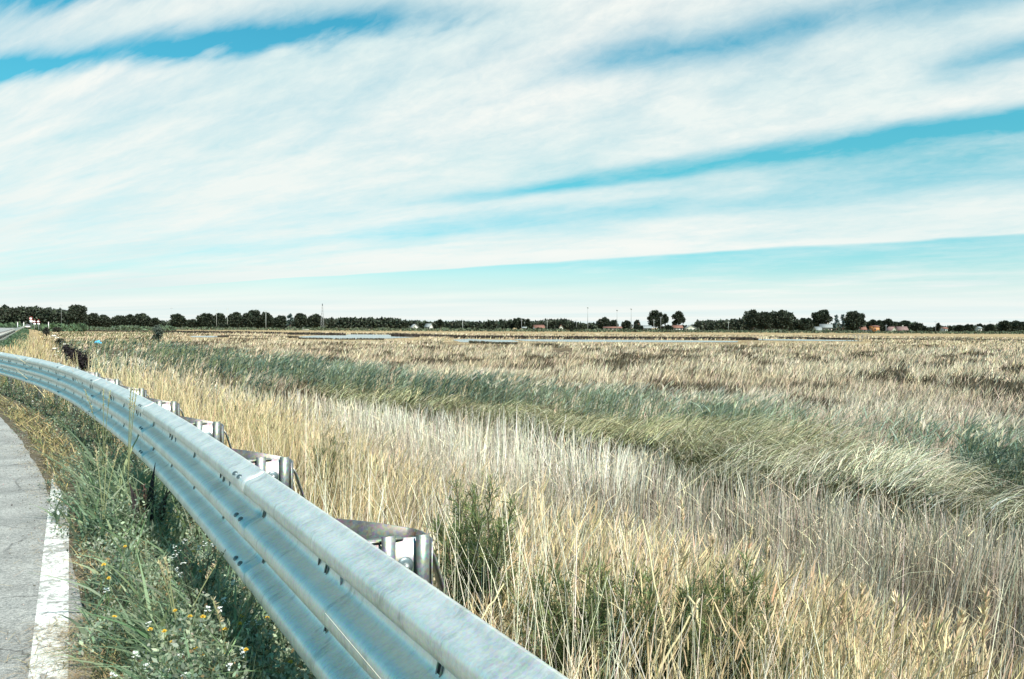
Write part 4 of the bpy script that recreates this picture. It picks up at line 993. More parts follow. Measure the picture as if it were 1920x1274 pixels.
# charred-looking bush sweeping down the bank
c = at(150, 692, 27.0); root = empty('dead_bush', c, 'blackish dead bush drooping down the bank just behind the guardrail bend', 'bush'); A = Acc()
def wp(px, py): return at(px, py, 27.0)-c
spine = np.array([wp(120, 648), wp(132, 660), wp(146, 669), wp(155, 678), wp(155, 690)])
for k in range(46):
    f0_ = rng.uniform(0, 0.75); ff = np.linspace(f0_, min(1, f0_+rng.uniform(0.2, 0.5)), 6); o3 = rng.normal(0, 1, 3)*(0.13, 0.22, 0.10)
    pts = np.stack([np.interp(ff*4, range(5), spine[:, q_]) for q_ in range(3)], 1)+np.linspace(0.3, 1, 6)[:, None]*o3
    A.tube(pts, np.linspace(0.012, 0.005, 6), 4, (0.022, 0.017, 0.018))
m_ = 1500; ff = rng.random(m_)**0.7; P = np.stack([np.interp(ff*4, range(5), spine[:, q_]) for q_ in range(3)], 1)+rng.normal(0, 1, (m_, 3))*(0.08, 0.18, 0.075)*(0.5+0.8*np.sin(ff*3.0))[:, None]
A.leaves(P, rng.normal(size=(m_, 3))+(0.6, 0, -0.8), 0.10, 0.035, jitter((0.024, 0.018, 0.020), m_, 0.4))
link('branches', A.mesh('branches', M_TREE), root)
M_RUBBLE = plain('rubble_concrete', (0.55, 0.53, 0.47), 0.9, 0, 0.2, 4)
def rubble(px, py, zb, w, label):
    g = gp(px, py, zb); s = w/FPX*g[1]/2
    bm_ = bmesh.new(); bmesh.ops.create_icosphere(bm_, subdivisions=2, radius=1)
    for v in bm_.verts:
        v.co = Vector((v.co.x*s, v.co.y*s*0.8, v.co.z*s*0.45))*(1+0.22*rng.normal())
    me = bpy.data.meshes.new('rubble_block'); bm_.to_mesh(me); bm_.free(); me.materials.append(M_RUBBLE)
    tag(link('rubble_block', me, None, (g[0], g[1], zb+s*0.15), rng.uniform(0, 6)), label, 'rubble', 'pale rubble along the bank')
for a in ((100, 631, -1.1, 9), (107, 634, -1.3, 7), (112, 641, MARSH, 5), (123, 647, MARSH, 10), (131, 648.5, MARSH, 6), (103, 655, -1.0, 9), (108, 660, -1.1, 6), (104, 666, -0.9, 5), (148, 649, MARSH, 5)):
    rubble(*a, 'pale concrete rubble lump at the toe of the straw bank')
# small blue tarp heap
g = gp(184, 646, MARSH); bm_ = bmesh.new(); bmesh.ops.create_uvsphere(bm_, u_segments=16, v_segments=10, radius=1)
for v in bm_.verts: v.co = Vector((v.co.x*0.55, v.co.y*0.4, max(0, v.co.z)*0.42*(1+0.15*math.sin(7*v.co.x)+0.1*rng.normal())))
me = bpy.data.meshes.new('blue_tarp'); bm_.to_mesh(me); bm_.free(); me.materials.append(plain('tarp_blue', (0.08, 0.42, 0.66), 0.5, 0, 0.2, 5))
tag(link('blue_tarp', me, None, (g[0], g[1], MARSH+0.15)), 'small bright blue tarpaulin heap at the edge of the green sedge', 'tarpaulin')

# ------------------------------------------------------------------ far trees
M_BARK = plain('bark', (0.10, 0.08, 0.065), 0.9, 0, 0.3, 1.5)
FOL = (0.042, 0.052, 0.035)
def tree(name, label, px, top, w, D=720, base=0.0, col=FOL, dens=1.0, lobes=9, flat=0.0, group=None, cat='tree', gap=0.0, trunk_r=0.32, low=0.12):
    """px, top, w in photo pixels; low = crown base as a share of the height"""
    X0 = at(px, 600, D)[0]; ztop = at(px, top, D)[2]; z0 = MARSH; h = ztop-z0; wm = w/FPX*D/2
    root = empty(name, (X0, D, z0), label, cat, group)
    cb = h*low; ch = h-cb; A = Acc(); cen = []; rad = []
    for k in range(lobes):
        f = (k+0.5)/lobes; zz = cb+ch*(0.18+0.64*f*(1-flat)+0.70*flat*rng.random()*0.9)
        prof = math.sqrt(max(0.05, 1-((zz-cb)/ch*1.55-0.72)**2))
        r = min(wm, ch*0.5)*rng.uniform(0.30, 0.46)
        a = rng.uniform(0, 6.28); d = max(0, wm*prof-r*0.8)*math.sqrt(rng.random())
        if k % 3 == 0: a = 0 if k % 2 else math.pi; d = max(0, wm*prof-r)
        cen.append((d*math.cos(a), d*math.sin(a)*0.8, min(zz, h-r*0.9))); rad.append(r)
    cen.append((0, 0, h-min(wm, ch*0.5)*0.42)); rad.append(min(wm, ch*0.5)*0.42)
    if gap < 0.4: cen.append((0, 0, cb+ch*0.45)); rad.append(min(wm*0.85, ch*0.5))
    cen = np.array(cen); rad = np.array(rad); n = int(1500*dens*max(0.4, (w*(600-560+0)/900)))
    n = int(1.9*max(350, min(2600, n))); j = rng.choice(len(rad), n, p=rad**2/np.sum(rad**2))
    v = rng.normal(size=(n, 3)); v /= np.linalg.norm(v, axis=1)[:, None]
    P = cen[j]+v*(rad[j]*rng.random(n)**0.33)[:, None]*(1, 1, 0.92)
    P[:, 2] = np.clip(P[:, 2], 0.2, None)
    kk = rng.random(n) > gap*0.5; P = P[kk]; v = v[kk]; n = len(P)
    s = D/720.0
    A.leaves(P-v*0.3, v+rng.normal(0, 0.8, (n, 3))+(0, 0, 0.3), s*rng.uniform(0.9, 2.1, n), s*rng.uniform(0.7, 1.4, n), jitter(col, n, 0.35))
    link('crown', A.mesh('crown', M_TREE), root)
    A = Acc(); z = np.linspace(0, 1, 5)[:, None]
    A.tube(np.hstack([0.3*np.sin(z*3), 0*z, z*(cb+ch*0.55)]), np.linspace(trunk_r*1.3, trunk_r*0.5, 5), 7)
    for k in range(min(4, len(cen))):
        A.tube(np.stack([np.array([0, 0, cb*0.9+0.3]), (cen[k]+np.array([0, 0, cb]))*0.5, cen[k]]), np.array([trunk_r*0.6, trunk_r*0.4, trunk_r*0.15]), 5)
    link('trunk', A.mesh('trunk', M_BARK), root)
    return root
G1 = 'dark trees in the row left of the lattice mast'
tree('round_tree', 'large round dark tree rising above the wooded ridge behind the road', 145, 571, 38, 620, lobes=11)
for px, top, w, lb in ((173, 588, 26, 'dark tree directly right of the large round tree on the ridge'), (196, 591, 28, 'second dark tree right of the large round tree, part of the row'),
                       (222, 592, 26, 'flat-topped dark tree midway between the large round tree and the lone shrub'), (245, 590, 26, 'tallest of the dark trees above and left of the lone shrub'),
                       (268, 588, 32, 'broad dark tree directly above the lone shrub on its left side'), (289, 597, 18, 'low dark tree directly above the lone marsh shrub')):
    tree('broadleaf_tree', lb, px, top, w, 640)
tree('broadleaf_tree', 'dark tree with two knobbly tops standing right of the gap above the lone shrub', 334, 589, 30, 660, lobes=7, gap=0.35)
tree('broadleaf_tree', 'low dark tree filling in beside the two-topped knobbly tree', 361, 600, 20, 680)
for px, top, w, lb in ((384, 588, 32, 'broad dark tree left of the first pair of thin poles'), (411, 587, 24, 'dark tree between the pair of thin poles'), (442, 586, 32, 'dark tree directly right of the pair of thin poles'),
                       (473, 582, 36, 'tallest broad tree in the row, right of the pair of thin poles'), (500, 586, 30, 'dark tree behind the pale pole that stands in front of the row'),
                       (525, 592, 24, 'lower dark tree ending the row right of the pale pole'), (565, 588, 28, 'dark tree left of the lattice mast, with its neighbour making a double dome'), (594, 589, 34, 'broad dark tree directly behind the lattice mast')):
    tree('broadleaf_tree', lb, px, top, w, 680)
tree('thin_tree', 'thin pale see-through tree between the row and the double dome by the mast', 544, 590, 12, 690, col=(0.10, 0.14, 0.13), gap=0.9, dens=0.3, lobes=5)
tree('stone_pine', 'small umbrella-shaped pine between the pale houses and the white pole', 825, 601, 14, 720, low=0.5, flat=1, lobes=6)
tree('mound_tree', 'wide mound-shaped dark tree rising from the low treeline beside the red-roofed house', 973, 597, 44, 760, lobes=12)
tree('broadleaf_tree', 'dark tree bump at the end of the conifer row left of the tall lamp pole', 1056, 600, 18, 780)
tree('broadleaf_tree', 'small low tree just left of the tallest pole', 1078, 606, 14, 780)
tree('mound_tree', 'round dark tree behind the long low building', 1134, 596, 26, 740); tree('broadleaf_tree', 'lower dark tree leaning on the round one behind the long low building', 1150, 601, 18, 740)
tree('broadleaf_tree', 'dark tree standing between the two poles beside the pink house', 1176, 602, 20, 700); tree('broadleaf_tree', 'small round tree right behind the pink house roof', 1195, 601, 10, 760)
tree('tall_tree', 'tall dark eucalyptus-like tree with pale trunk beside the pink house', 1229, 582, 30, 680, low=0.1, lobes=11); tree('broadleaf_tree', 'side-leaning dark tree growing against the tall one by the pink house', 1247, 590, 13, 690, low=0.35, lobes=5)
tree('tall_tree', 'tall open-crowned tree with see-through gaps standing over the white house', 1272, 584, 25, 690, low=0.22, lobes=9, gap=0.45)
for px, top, w, lb in ((1412, 580, 30, 'left end of the big dark grove, a tree with a steep left side'), (1436, 585, 36, 'middle tree of the big dark grove with a slightly lower top'), (1466, 581, 42, 'broad tree at the right end of the big dark grove')):
    tree('grove_tree', lb, px, top, w, 640, lobes=12)
tree('broadleaf_tree', 'round lower tree directly right of the big dark grove', 1506, 597, 36, 640, lobes=10)
tree('tall_tree', 'tall lobed tree with sky showing through it above the white farmhouse', 1541, 581, 40, 670, low=0.25, lobes=9, gap=0.3)
tree('poplar_tree', 'pale thin poplar right of the tall lobed tree', 1568, 592, 9, 720, col=(0.12, 0.16, 0.16), gap=0.8, dens=0.4, lobes=6); tree('poplar_tree', 'pale thin poplar just left of the big round tree', 1580, 591, 9, 730, col=(0.12, 0.16, 0.16), gap=0.8, dens=0.4, lobes=6)
tree('round_tree', 'big round dark tree between the pale poplars and the orange house', 1603, 583, 40, 640, lobes=12, low=0.1)
tree('broadleaf_tree', 'wide low dark tree behind the orange house', 1637, 600, 36, 700); tree('broadleaf_tree', 'dark tree behind and between the orange house and the gabled house', 1665, 599, 32, 710)
tree('broadleaf_tree', 'dark tree behind the brown-roofed gabled house', 1696, 602, 34, 710); tree('broadleaf_tree', 'last dark tree sloping down right of the gabled house', 1718, 607, 22, 700); tree('broadleaf_tree', 'low dark shrub-like tree trailing off right of the gabled house', 1732, 613, 16, 700)
tree('conifer_tree', 'small pointed conifer beside the thin pole far right', 1759, 607, 8, 760, lobes=6, low=0.05); tree('stone_pine', 'small umbrella pine above the far right houses', 1838, 609, 11, 760, low=0.5, flat=1, lobes=5)
for px, top, w, lb in ((1797, 611, 34, 'low broad dark tree right of the small white house'), (1815, 610, 22, 'low dark tree with a pointed tip right of the small white house'), (1857, 609, 16, 'low dark tree next to the dense block of trees at the right edge')):
    tree('broadleaf_tree', lb, px, top, w, 720)
for px, lb in ((1886, 'flat-topped dense dark tree at the left end of the block by the right edge'), (1905, 'flat-topped dense dark tree in the middle of the block by the right edge'), (1926, 'flat-topped dense dark tree at the right edge of the photo')):
    tree('grove_tree', lb, px, 601.5, 26, 640, lobes=12, flat=0.6)
for px, top, w, lb in ((898, 614, 18, 'dark low bush before the treeline, right of the white pole'), (920, 615, 12, 'small dark bush in front of the mound-shaped tree'), (1009, 616, 13, 'dark bush in front of the red-roofed house'), (1078, 615, 18, 'dark reddish bush left of the tallest pole'),
                       (1195, 609, 22, 'dense dark bush covering the front of the pink house'), (1332, 611, 12, 'dark round bush alone in front of the low treeline'), (415, 608, 26, 'dark low bush in front of the pair of thin poles'), (1254, 611, 16, 'dark hedge-like bush between the tall tree and the white house')):
    tree('dark_bush', lb, px, top, w, 520, lobes=6, cat='bush', low=0.02, trunk_r=0.15)
# continuous woods that read as one mass
def woods(name, label, prof, D, n, hmin=0.0, col=FOL, dz=40):
    A = Acc(); xs = np.array([p[0] for p in prof], float); ys = np.array([p[1] for p in prof], float)
    n = int(n*2.2); px = rng.uniform(xs[0], xs[-1], n); dd = D+rng.uniform(0, dz, n)
    bump = (fbm(px*0.16, px*0, 401)-0.55)*6+(vnoise(px*0.6, px*0, 402)-0.6)*2.2
    topy = np.interp(px, xs, ys)-np.minimum(bump, 3); X_ = (px-960)/FPX*dd
    ztop = H_CAM+(hor(px)-topy)/FPX*dd; z = MARSH+(ztop-MARSH)*(1-rng.random(n)**1.05)
    s = D/720
    A.leaves(np.column_stack([X_, dd, z]), rng.normal(size=(n, 3))+(0, 0, 0.4), s*rng.uniform(1.6, 3.2, n), s*rng.uniform(1.2, 2.4, n), jitter(col, n, 0.35))
    nt2 = int((xs[-1]-xs[0])/5)
    for k in range(nt2):
        pxx = rng.uniform(xs[0], xs[-1]); dk = D+rng.uniform(0, dz); A.tube(np.array([((pxx-960)/FPX*dk, dk, MARSH), ((pxx-960)/FPX*dk, dk, MARSH+4)]), 0.25, 5, (0.05, 0.04, 0.035), False)
    tag(link(name, A.mesh(name, M_TREE)), label, 'woods', kind='stuff')
woods('ridge_woods', 'dark pine woods running along the ridge behind the road', [(-60, 580), (0, 579), (10, 576), (20, 580), (50, 578.5), (90, 580), (110, 582), (130, 586), (160, 592)], 800, 5200)
woods('far_treeline', 'low continuous treeline between the lattice mast and the mound-shaped tree', [(600, 603), (640, 599), (685, 598), (730, 599), (760, 603), (800, 605), (830, 606), (860, 604), (900, 607), (930, 605), (960, 603)], 860, 7000)
woods('conifer_row', 'dark serrated conifer row behind the red-roofed house', [(985, 606), (1000, 604), (1030, 602), (1060, 601), (1075, 606), (1100, 609), (1130, 608)], 860, 2400)
woods('far_treeline', 'low dark treeline right of the white house up to the big grove', [(1235, 614), (1300, 612), (1307, 605), (1330, 603), (1350, 603), (1375, 600), (1393, 599), (1399, 585), (1420, 589), (1455, 588), (1484, 586), (1490, 599), (1500, 606)], 690, 4200)
woods('far_treeline', 'low treeline joining the trees between the big round tree and the gabled house', [(1480, 606), (1520, 608), (1590, 610), (1620, 606), (1660, 604), (1700, 606), (1730, 612)], 780, 3000)
woods('far_treeline', 'low dark treeline trailing to the right edge', [(1725, 616), (1750, 615), (1790, 613), (1830, 614), (1860, 612), (1880, 608), (1960, 606)], 760, 2600)
woods('far_treeline', 'low dark understorey joining the row of trees left of the lattice mast', [(155, 598), (200, 600), (300, 604), (360, 603), (420, 600), (520, 602), (610, 602)], 740, 5600)

# ------------------------------------------------------------------ houses
def mat_of(col, r=0.8): return plain('plaster', col, r, 0, 0.08, 0.4)
M_ROOFR = plain('roof_tile_red', (0.20, 0.10, 0.075), 0.85, 0, 0.2, 1.5); M_ROOFB = plain('roof_tile_brown', (0.20, 0.13, 0.12), 0.85, 0, 0.2, 1.5); M_ROOFG = plain('roof_sheet_grey', (0.22, 0.24, 0.24), 0.8, 0, 0.15, 1.5)
M_DARKW = plain('dark_window', (0.03, 0.035, 0.04), 0.2, 0, 0.2, 2); M_SHUT = plain('green_shutter', (0.06, 0.09, 0.07), 0.6, 0, 0.2, 2)
def house(label, x0, x1, ytop, ybase, D, wall, roof, gable='side', roofh=0.42, rz=0.0, windows=3, chimney=False, name='house', depth=None):
    xa = at(x0, 600, D)[0]; xb = at(x1, 600, D)[0]; cx = (xa+xb)/2; w = xb-xa; ztop = at((x0+x1)/2, ytop, D)[2]; zb = MARSH
    h = ztop-zb; rh = h*roofh; wh = h-rh; dp = depth or max(5, min(9, w*0.7))
    root = empty(name, (cx, D+dp/2, zb), label, 'house', None, rz)
    A = Acc(); A.box((0, 0, wh/2), (w/2, dp/2, wh/2))
    if gable == 'front': A.add([(-w/2, -dp/2, wh), (w/2, -dp/2, wh), (0, -dp/2, h), (-w/2, dp/2, wh), (w/2, dp/2, wh), (0, dp/2, h)], None, [(0, 1, 2), (4, 3, 5)])
    else: A.add([(-w/2, -dp/2, wh), (-w/2, dp/2, wh), (-w/2, 0, h), (w/2, -dp/2, wh), (w/2, dp/2, wh), (w/2, 0, h)], None, [(1, 0, 2), (3, 4, 5)])
    link('wall', A.mesh('wall', wall), root)
    A = Acc(); e = 0.45; tk = 0.22
    def slab(a, b_, c_, d_):
        a, b_, c_, d_ = [np.array(p, float) for p in (a, b_, c_, d_)]; u = np.array([0, 0, tk])
        A.add([a, b_, c_, d_, a+u, b_+u, c_+u, d_+u], [(0, 3, 2, 1), (4, 5, 6, 7), (0, 1, 5, 4), (1, 2, 6, 5), (2, 3, 7, 6), (3, 0, 4, 7)])
    if gable == 'front':
        sl = rh/(w/2)*e
        slab((-w/2-e, -dp/2-e, wh-sl+.02), (0, -dp/2-e, h+.02), (0, dp/2+e, h+.02), (-w/2-e, dp/2+e, wh-sl+.02)); slab((0, -dp/2-e, h+.023), (w/2+e, -dp/2-e, wh-sl+.02), (w/2+e, dp/2+e, wh-sl+.02), (0, dp/2+e, h+.023))
    else:
        sl = rh/(dp/2)*e
        slab((-w/2-e, -dp/2-e, wh-sl+.02), (w/2+e, -dp/2-e, wh-sl+.02), (w/2+e, 0, h+.02), (-w/2-e, 0, h+.02)); slab((-w/2-e, 0, h+.023), (w/2+e, 0, h+.023), (w/2+e, dp/2+e, wh-sl+.02), (-w/2-e, dp/2+e, wh-sl+.02))
    ro_ = link('roof', A.mesh('roof', roof), root)
    if chimney:
        A = Acc(); A.box((w*0.15, 0.8, h+0.3), (0.4, 0.4, 0.9)); A.box((w*0.15, 0.8, h+1.25), (0.5, 0.5, 0.06)); link('chimney', A.mesh('chimney', wall), ro_)
    for k in range(windows):
        xw = -w/2+w*(k+0.5)/windows; f = Acc()
        if k == windows//2 and windows > 1:
            f.box((xw, -dp/2-0.03, 1.1), (0.55, 0.05, 1.1)); dr = link('door', f.mesh('door', M_SHUT), root)
        else:
            f.box((xw, -dp/2-0.02, wh*0.55), (0.6, 0.04, 0.7)); wn = link('window', f.mesh('window', M_DARKW), root)
            f = Acc(); f.box((xw, -dp/2-0.07, wh*0.55-0.76), (0.75, 0.09, 0.05)); link('sill', f.mesh('sill', wall), wn)
    return root
WHITE = mat_of((0.50, 0.49, 0.45)); CREAM = mat_of((0.42, 0.42, 0.35)); ORANGE = mat_of((0.46, 0.21, 0.09)); PINK = mat_of((0.42, 0.24, 0.20)); PALEP = mat_of((0.44, 0.37, 0.32))
house('pale house with a white gable standing in the low treeline right of the lattice mast', 770, 783, 608.5, 619, 700, WHITE, M_ROOFG, 'front', 0.55, 0.5, 1)
house('white house with a steep roof, right of the pale gabled one in the low treeline', 798, 809, 607.5, 619, 705, WHITE, M_ROOFG, 'side', 0.5, -0.5, 2)
house('small red-roofed white house in front of the mound-shaped tree', 1001, 1020, 610, 619, 660, WHITE, M_ROOFR, 'side', 0.5, 0.25, 2)
house('small white outbuilding left of the red-roofed house', 979, 987, 613.5, 619, 680, WHITE, M_ROOFG, 'side', 0.3, 0.0, 1); house('tiny white cottage in front of the conifer row', 1049, 1056, 610, 619, 690, CREAM, M_ROOFR, 'front', 0.4, 0.0, 1)
house('long low pale building with a flat brownish roof behind the poles', 1133, 1166, 613, 620, 640, PALEP, M_ROOFR, 'side', 0.3, 0.0, 4, depth=8)
house('pink house with a grey roof right of the dense dark bush', 1197, 1222, 611, 621, 640, PINK, M_ROOFG, 'side', 0.45, 0.0, 3); house('small house with a red roof rising behind the pink house', 1194, 1201, 607.5, 621, 700, PINK, M_ROOFR, 'front', 0.3, 0.0, 1)
house('white house with pinkish roof under the open-crowned tall tree', 1262, 1280, 610.5, 620, 640, WHITE, M_ROOFR, 'side', 0.4, 0.1, 3); house('grey-white house with a low gable left of the low treeline', 1286, 1306, 610, 620, 650, CREAM, M_ROOFG, 'front', 0.5, 0.0, 3)
house('whitish farmhouse with jumbled grey roofs below the tall lobed tree', 1541, 1562, 608.5, 623, 625, PALEP, M_ROOFG, 'side', 0.4, -0.3, 3, True); house('low grey shed left of the whitish farmhouse', 1529, 1542, 613.5, 623, 615, CREAM, M_ROOFG, 'side', 0.6, 0.3, 1)
house('small house with a reddish roof just left of the orange house', 1614, 1625, 613, 622.5, 650, WHITE, M_ROOFR, 'side', 0.5, 0.0, 2)
house('bright orange two-storey house with a flat roof', 1637, 1648.5, 611, 624, 610, ORANGE, M_ROOFR, 'side', 0.14, 0.15, 2, depth=6)
house('long house with a brown roof and a pale gable at its left', 1671, 1684, 613.5, 622.5, 640, CREAM, M_ROOFB, 'front', 0.75, 0.0, 1, depth=10); house('brown-roofed wing of the gabled house with a white chimney', 1684.5, 1703, 613, 622.5, 644, CREAM, M_ROOFB, 'side', 0.6, 0.0, 3, True)
house('small white house in the low trees far right', 1769, 1777, 614, 623, 680, WHITE, M_ROOFR, 'side', 0.25, 0.0, 2); house('tiny white building below the far right umbrella pine', 1835, 1841, 613, 623, 690, WHITE, M_ROOFG, 'side', 0.25, 0.0, 1)

# ------------------------------------------------------------------ vehicles and small man-made things in the distance
M_CARW = plain('car_paint_white', (0.75, 0.76, 0.76), 0.3, 0, 0.03, 2, 0.5); M_CARD = plain('car_paint_dark', (0.05, 0.06, 0.07), 0.3, 0, 0.1, 2, 0.5); M_TYRE = plain('tyre_rubber', (0.02, 0.02, 0.02), 0.8, 0, 0.1, 10)
def car(label, X0, Y0, Z0, rz, paint, van=False):
    root = empty('parked_car' if van else 'car', (X0, Y0, Z0), label, 'van' if van else 'car', None, rz)
    L2, W2 = (2.4, 0.95) if van else (2.1, 0.86); H1, H2 = (0.95, 2.0) if van else (0.82, 1.45)
    def loft(secs, nm, mt):
        bm_ = bmesh.new(); rings = []
        for y_, w_, za, zb_ in secs: rings.append([bm_.verts.new(p) for p in ((-w_, y_, za), (w_, y_, za), (w_, y_, zb_), (-w_, y_, zb_))])
        for a, b_ in zip(rings[:-1], rings[1:]):
            for k in range(4): bm_.faces.new((a[k], a[(k+1) % 4], b_[(k+1) % 4], b_[k]))
        bm_.faces.new(rings[0][::-1]); bm_.faces.new(rings[-1]); bmesh.ops.recalc_face_normals(bm_, faces=bm_.faces)
        me = bpy.data.meshes.new(nm); bm_.to_mesh(me); bm_.free(); me.materials.append(mt); o = link(nm, me, root); return bevel(o, 0.07, 3)
    loft([(-L2, W2*0.9, 0.35, H1*0.75), (-L2*0.93, W2, 0.25, H1), (L2*0.5, W2, 0.22, H1), (L2*0.95, W2*0.93, 0.28, H1*0.8), (L2, W2*0.8, 0.38, H1*0.65)], 'body', paint)
    loft([(-L2*0.9, W2*0.86, H1+.003, H1+.02), (-L2*0.72, W2*0.8, H1+.003, H2), (L2*0.12, W2*0.8, H1+.003, H2), (L2*0.48, W2*0.86, H1+.003, H1+.02)], 'cabin', M_DARKW)
    o = Acc(); o.box((0, -L2*0.3, H2+0.02), (W2*0.74, L2*0.38, 0.02)); link('roof', o.mesh('roof', paint), root)
    for sx in (-1, 1):
        for sy in (-0.62, 0.62):
            A = Acc(); A.tube(np.array([(sx*(W2-0.2), sy*L2, 0.32), (sx*(W2+0.02), sy*L2, 0.32)]), 0.32, 14); link('wheel', A.mesh('wheel', M_TYRE), root)
        A = Acc(); A.box((sx*W2*0.68, -L2*0.985, H1*0.68), (0.14, 0.04, 0.10)); link('tail_lamp', A.mesh('tail_lamp', plain('lamp_red', (0.35, 0.02, 0.02), 0.3)), root)
        A = Acc(); A.box((sx*W2*0.62, L2*0.965, H1*0.62), (0.16, 0.05, 0.08)); link('headlight', A.mesh('headlight', M_CARW), root)
Yc = 330.0; g = at(52, 612, Yc); car('pale car driving on the distant road just left of the round sign', g[0], Yc, 0.02, R(31), M_CARW)
g = at(1629, 620, 560); car('white van parked between the big round tree and the orange house', g[0], 560, MARSH, R(80), M_CARW, True)

M_POLE = plain('pole_grey', (0.30, 0.31, 0.31), 0.7, 0, 0.15, 1.0); M_POLEL = plain('pole_concrete', (0.36, 0.37, 0.35), 0.8, 0, 0.1, 1.0); M_SIGNW = plain('sign_white', (0.80, 0.80, 0.78), 0.5, 0, 0.03, 3); M_SIGNR = plain('sign_red', (0.50, 0.05, 0.04), 0.5, 0, 0.05, 3)
def pole(label, px, top, base, D, r, mat, kind='power', name='utility_pole'):
    X0 = at(px, 600, D)[0]; zt = at(px, top, D)[2]; zb = max(MARSH, at(px, base, D)[2]) if D > 900 else MARSH
    root = empty(name, (X0, D, zb), label, 'pole'); h = zt-zb; A = Acc()
    A.tube(np.array([(0, 0, 0), (0, 0, h*0.5), (0, 0, h)]), np.array([r*1.25, r, r*0.75]), 8); link('shaft', A.mesh('shaft', mat), root)
    A = Acc()
    if kind == 'lamp': A.box((0.0, 0, h+0.25), (0.45, 0.3, 0.35)); nm = 'lamp_head'
    else: A.box((0, 0, h-0.8), (0.9, 0.08, 0.09)); A.box((-0.8, 0, h-0.55), (0.07, 0.07, 0.16)); A.box((0.8, 0, h-0.55), (0.07, 0.07, 0.16)); nm = 'crossarm'
    link(nm, A.mesh(nm, mat), root)
pole('faint thin pole above the wooded ridge, left of the large round tree', 115, 571, 590, 760, 0.10, M_POLE)
pole('thin pole above the two-topped knobbly tree', 322, 577, 600, 700, 0.13, M_POLE); pole('left pole of the pair among the dark trees', 406, 580, 602, 660, 0.16, M_POLEL); pole('right pole of the pair among the dark trees', 426.5, 578, 602, 660, 0.18, M_POLEL)
pole('pale pole in front of the row of dark trees', 498.5, 581, 615, 560, 0.18, M_POLEL); pole('white pole standing before the low treeline', 867.5, 597, 615, 560, 0.2, M_POLEL); pole('thin pole in front of the mound-shaped tree', 978, 599, 615, 600, 0.13, M_POLE)
pole('thin pole in front of the conifer row', 1026, 601, 616, 600, 0.13, M_POLEL); pole('thin pole just right of the conifer row', 1081, 599, 612, 660, 0.11, M_POLE); pole('tallest lamp mast standing alone against the sky', 1102, 578, 622, 520, 0.2, M_POLE, 'lamp', 'lamp_mast')
pole('lamp mast between the long low building and the dark tree', 1157, 583, 622, 520, 0.18, M_POLE, 'lamp', 'lamp_mast'); pole('lamp mast right of the dark tree beside the dense bush', 1183.5, 580.5, 623, 520, 0.2, M_POLE, 'lamp', 'lamp_mast')
pole('short pale pole in front of the tall tree by the pink house', 1226, 599, 619, 600, 0.16, M_POLEL); pole('short thin pole right of the trunk of the tall tree by the pink house', 1239, 594, 619, 600, 0.13, M_POLE); pole('thin pole in front of the low treeline left of the big grove', 1366, 603, 619, 600, 0.14, M_POLEL)
pole('thin pole between the orange house and the gabled house', 1661.5, 609, 624, 560, 0.15, M_POLE); pole('thin pole beside the small pointed conifer', 1754.5, 602, 622, 620, 0.13, M_POLE); pole('faint thin pole above the far right low trees', 1856.5, 602, 615, 720, 0.11, M_POLE)
# lattice mast
D = 640; X0 = at(604.5, 600, D)[0]; zt = at(604.5, 574, D)[2]; h = zt-MARSH
root = empty('lattice_mast', (X0, D, MARSH), 'slender steel lattice mast rising above the dark double-domed trees', 'mast')
A = Acc(); wb, wt = 1.3, 0.35
cs = [(1, 1), (1, -1), (-1, -1), (-1, 1)]
for sx, sy in cs: A.tube(np.array([(sx*wb, sy*wb, 0), (sx*wt, sy*wt, h)]), 0.10, 5)
link('leg_frame', A.mesh('leg_frame', M_POLE), root)
A = Acc(); lv = np.linspace(0, h, 9)
for a, b_ in zip(lv[:-1], lv[1:]):
    wa = wb+(wt-wb)*a/h; wc = wb+(wt-wb)*b_/h
    for (x1_, y1_), (x2_, y2_) in zip(cs, cs[1:]+cs[:1]):
        A.tube(np.array([(x1_*wa, y1_*wa, a), (x2_*wc, y2_*wc, b_)]), 0.06, 4); A.tube(np.array([(x1_*wc, y1_*wc, b_), (x2_*wc, y2_*wc, b_)]), 0.05, 4)
link('bracing', A.mesh('bracing', M_POLE), root)
A = Acc(); A.box((0, 0, h+0.9), (0.28, 0.28, 0.9)); link('antenna', A.mesh('antenna', M_CARD), root)
# timber staging in the water
D = 187.0; a0 = at(1588, 640, D); a1 = at(1631, 640, D); hh = 1.55
root = empty('timber_frame', (a0[0], D, MARSH), 'open timber frame of leaning stakes under a top rail at the water edge', 'timber frame'); W_ = a1[0]-a0[0]
M_WOOD = plain('weathered_wood', (0.20, 0.18, 0.15), 0.9, 0, 0.25, 3)
for yy in (0.0, 1.2):
    A = Acc(); A.tube(np.array([(W_*0.12, yy, hh), (W_, yy, hh)]), 0.05, 6); link('top_rail', A.mesh('top_rail', M_WOOD), root)
for k in range(14):
    f = k/13; A = Acc(); xt = W_*(0.12+0.88*f); xb = xt+rng.uniform(-0.55, 0.2)-(0.6 if k == 0 else 0); yy = 1.2 if k % 3 == 1 else 0
    A.tube(np.array([(xb, yy-0.2, -0.1), (xt, yy, hh+0.05)]), 0.045, 5); link('stake', A.mesh('stake', M_WOOD), root)
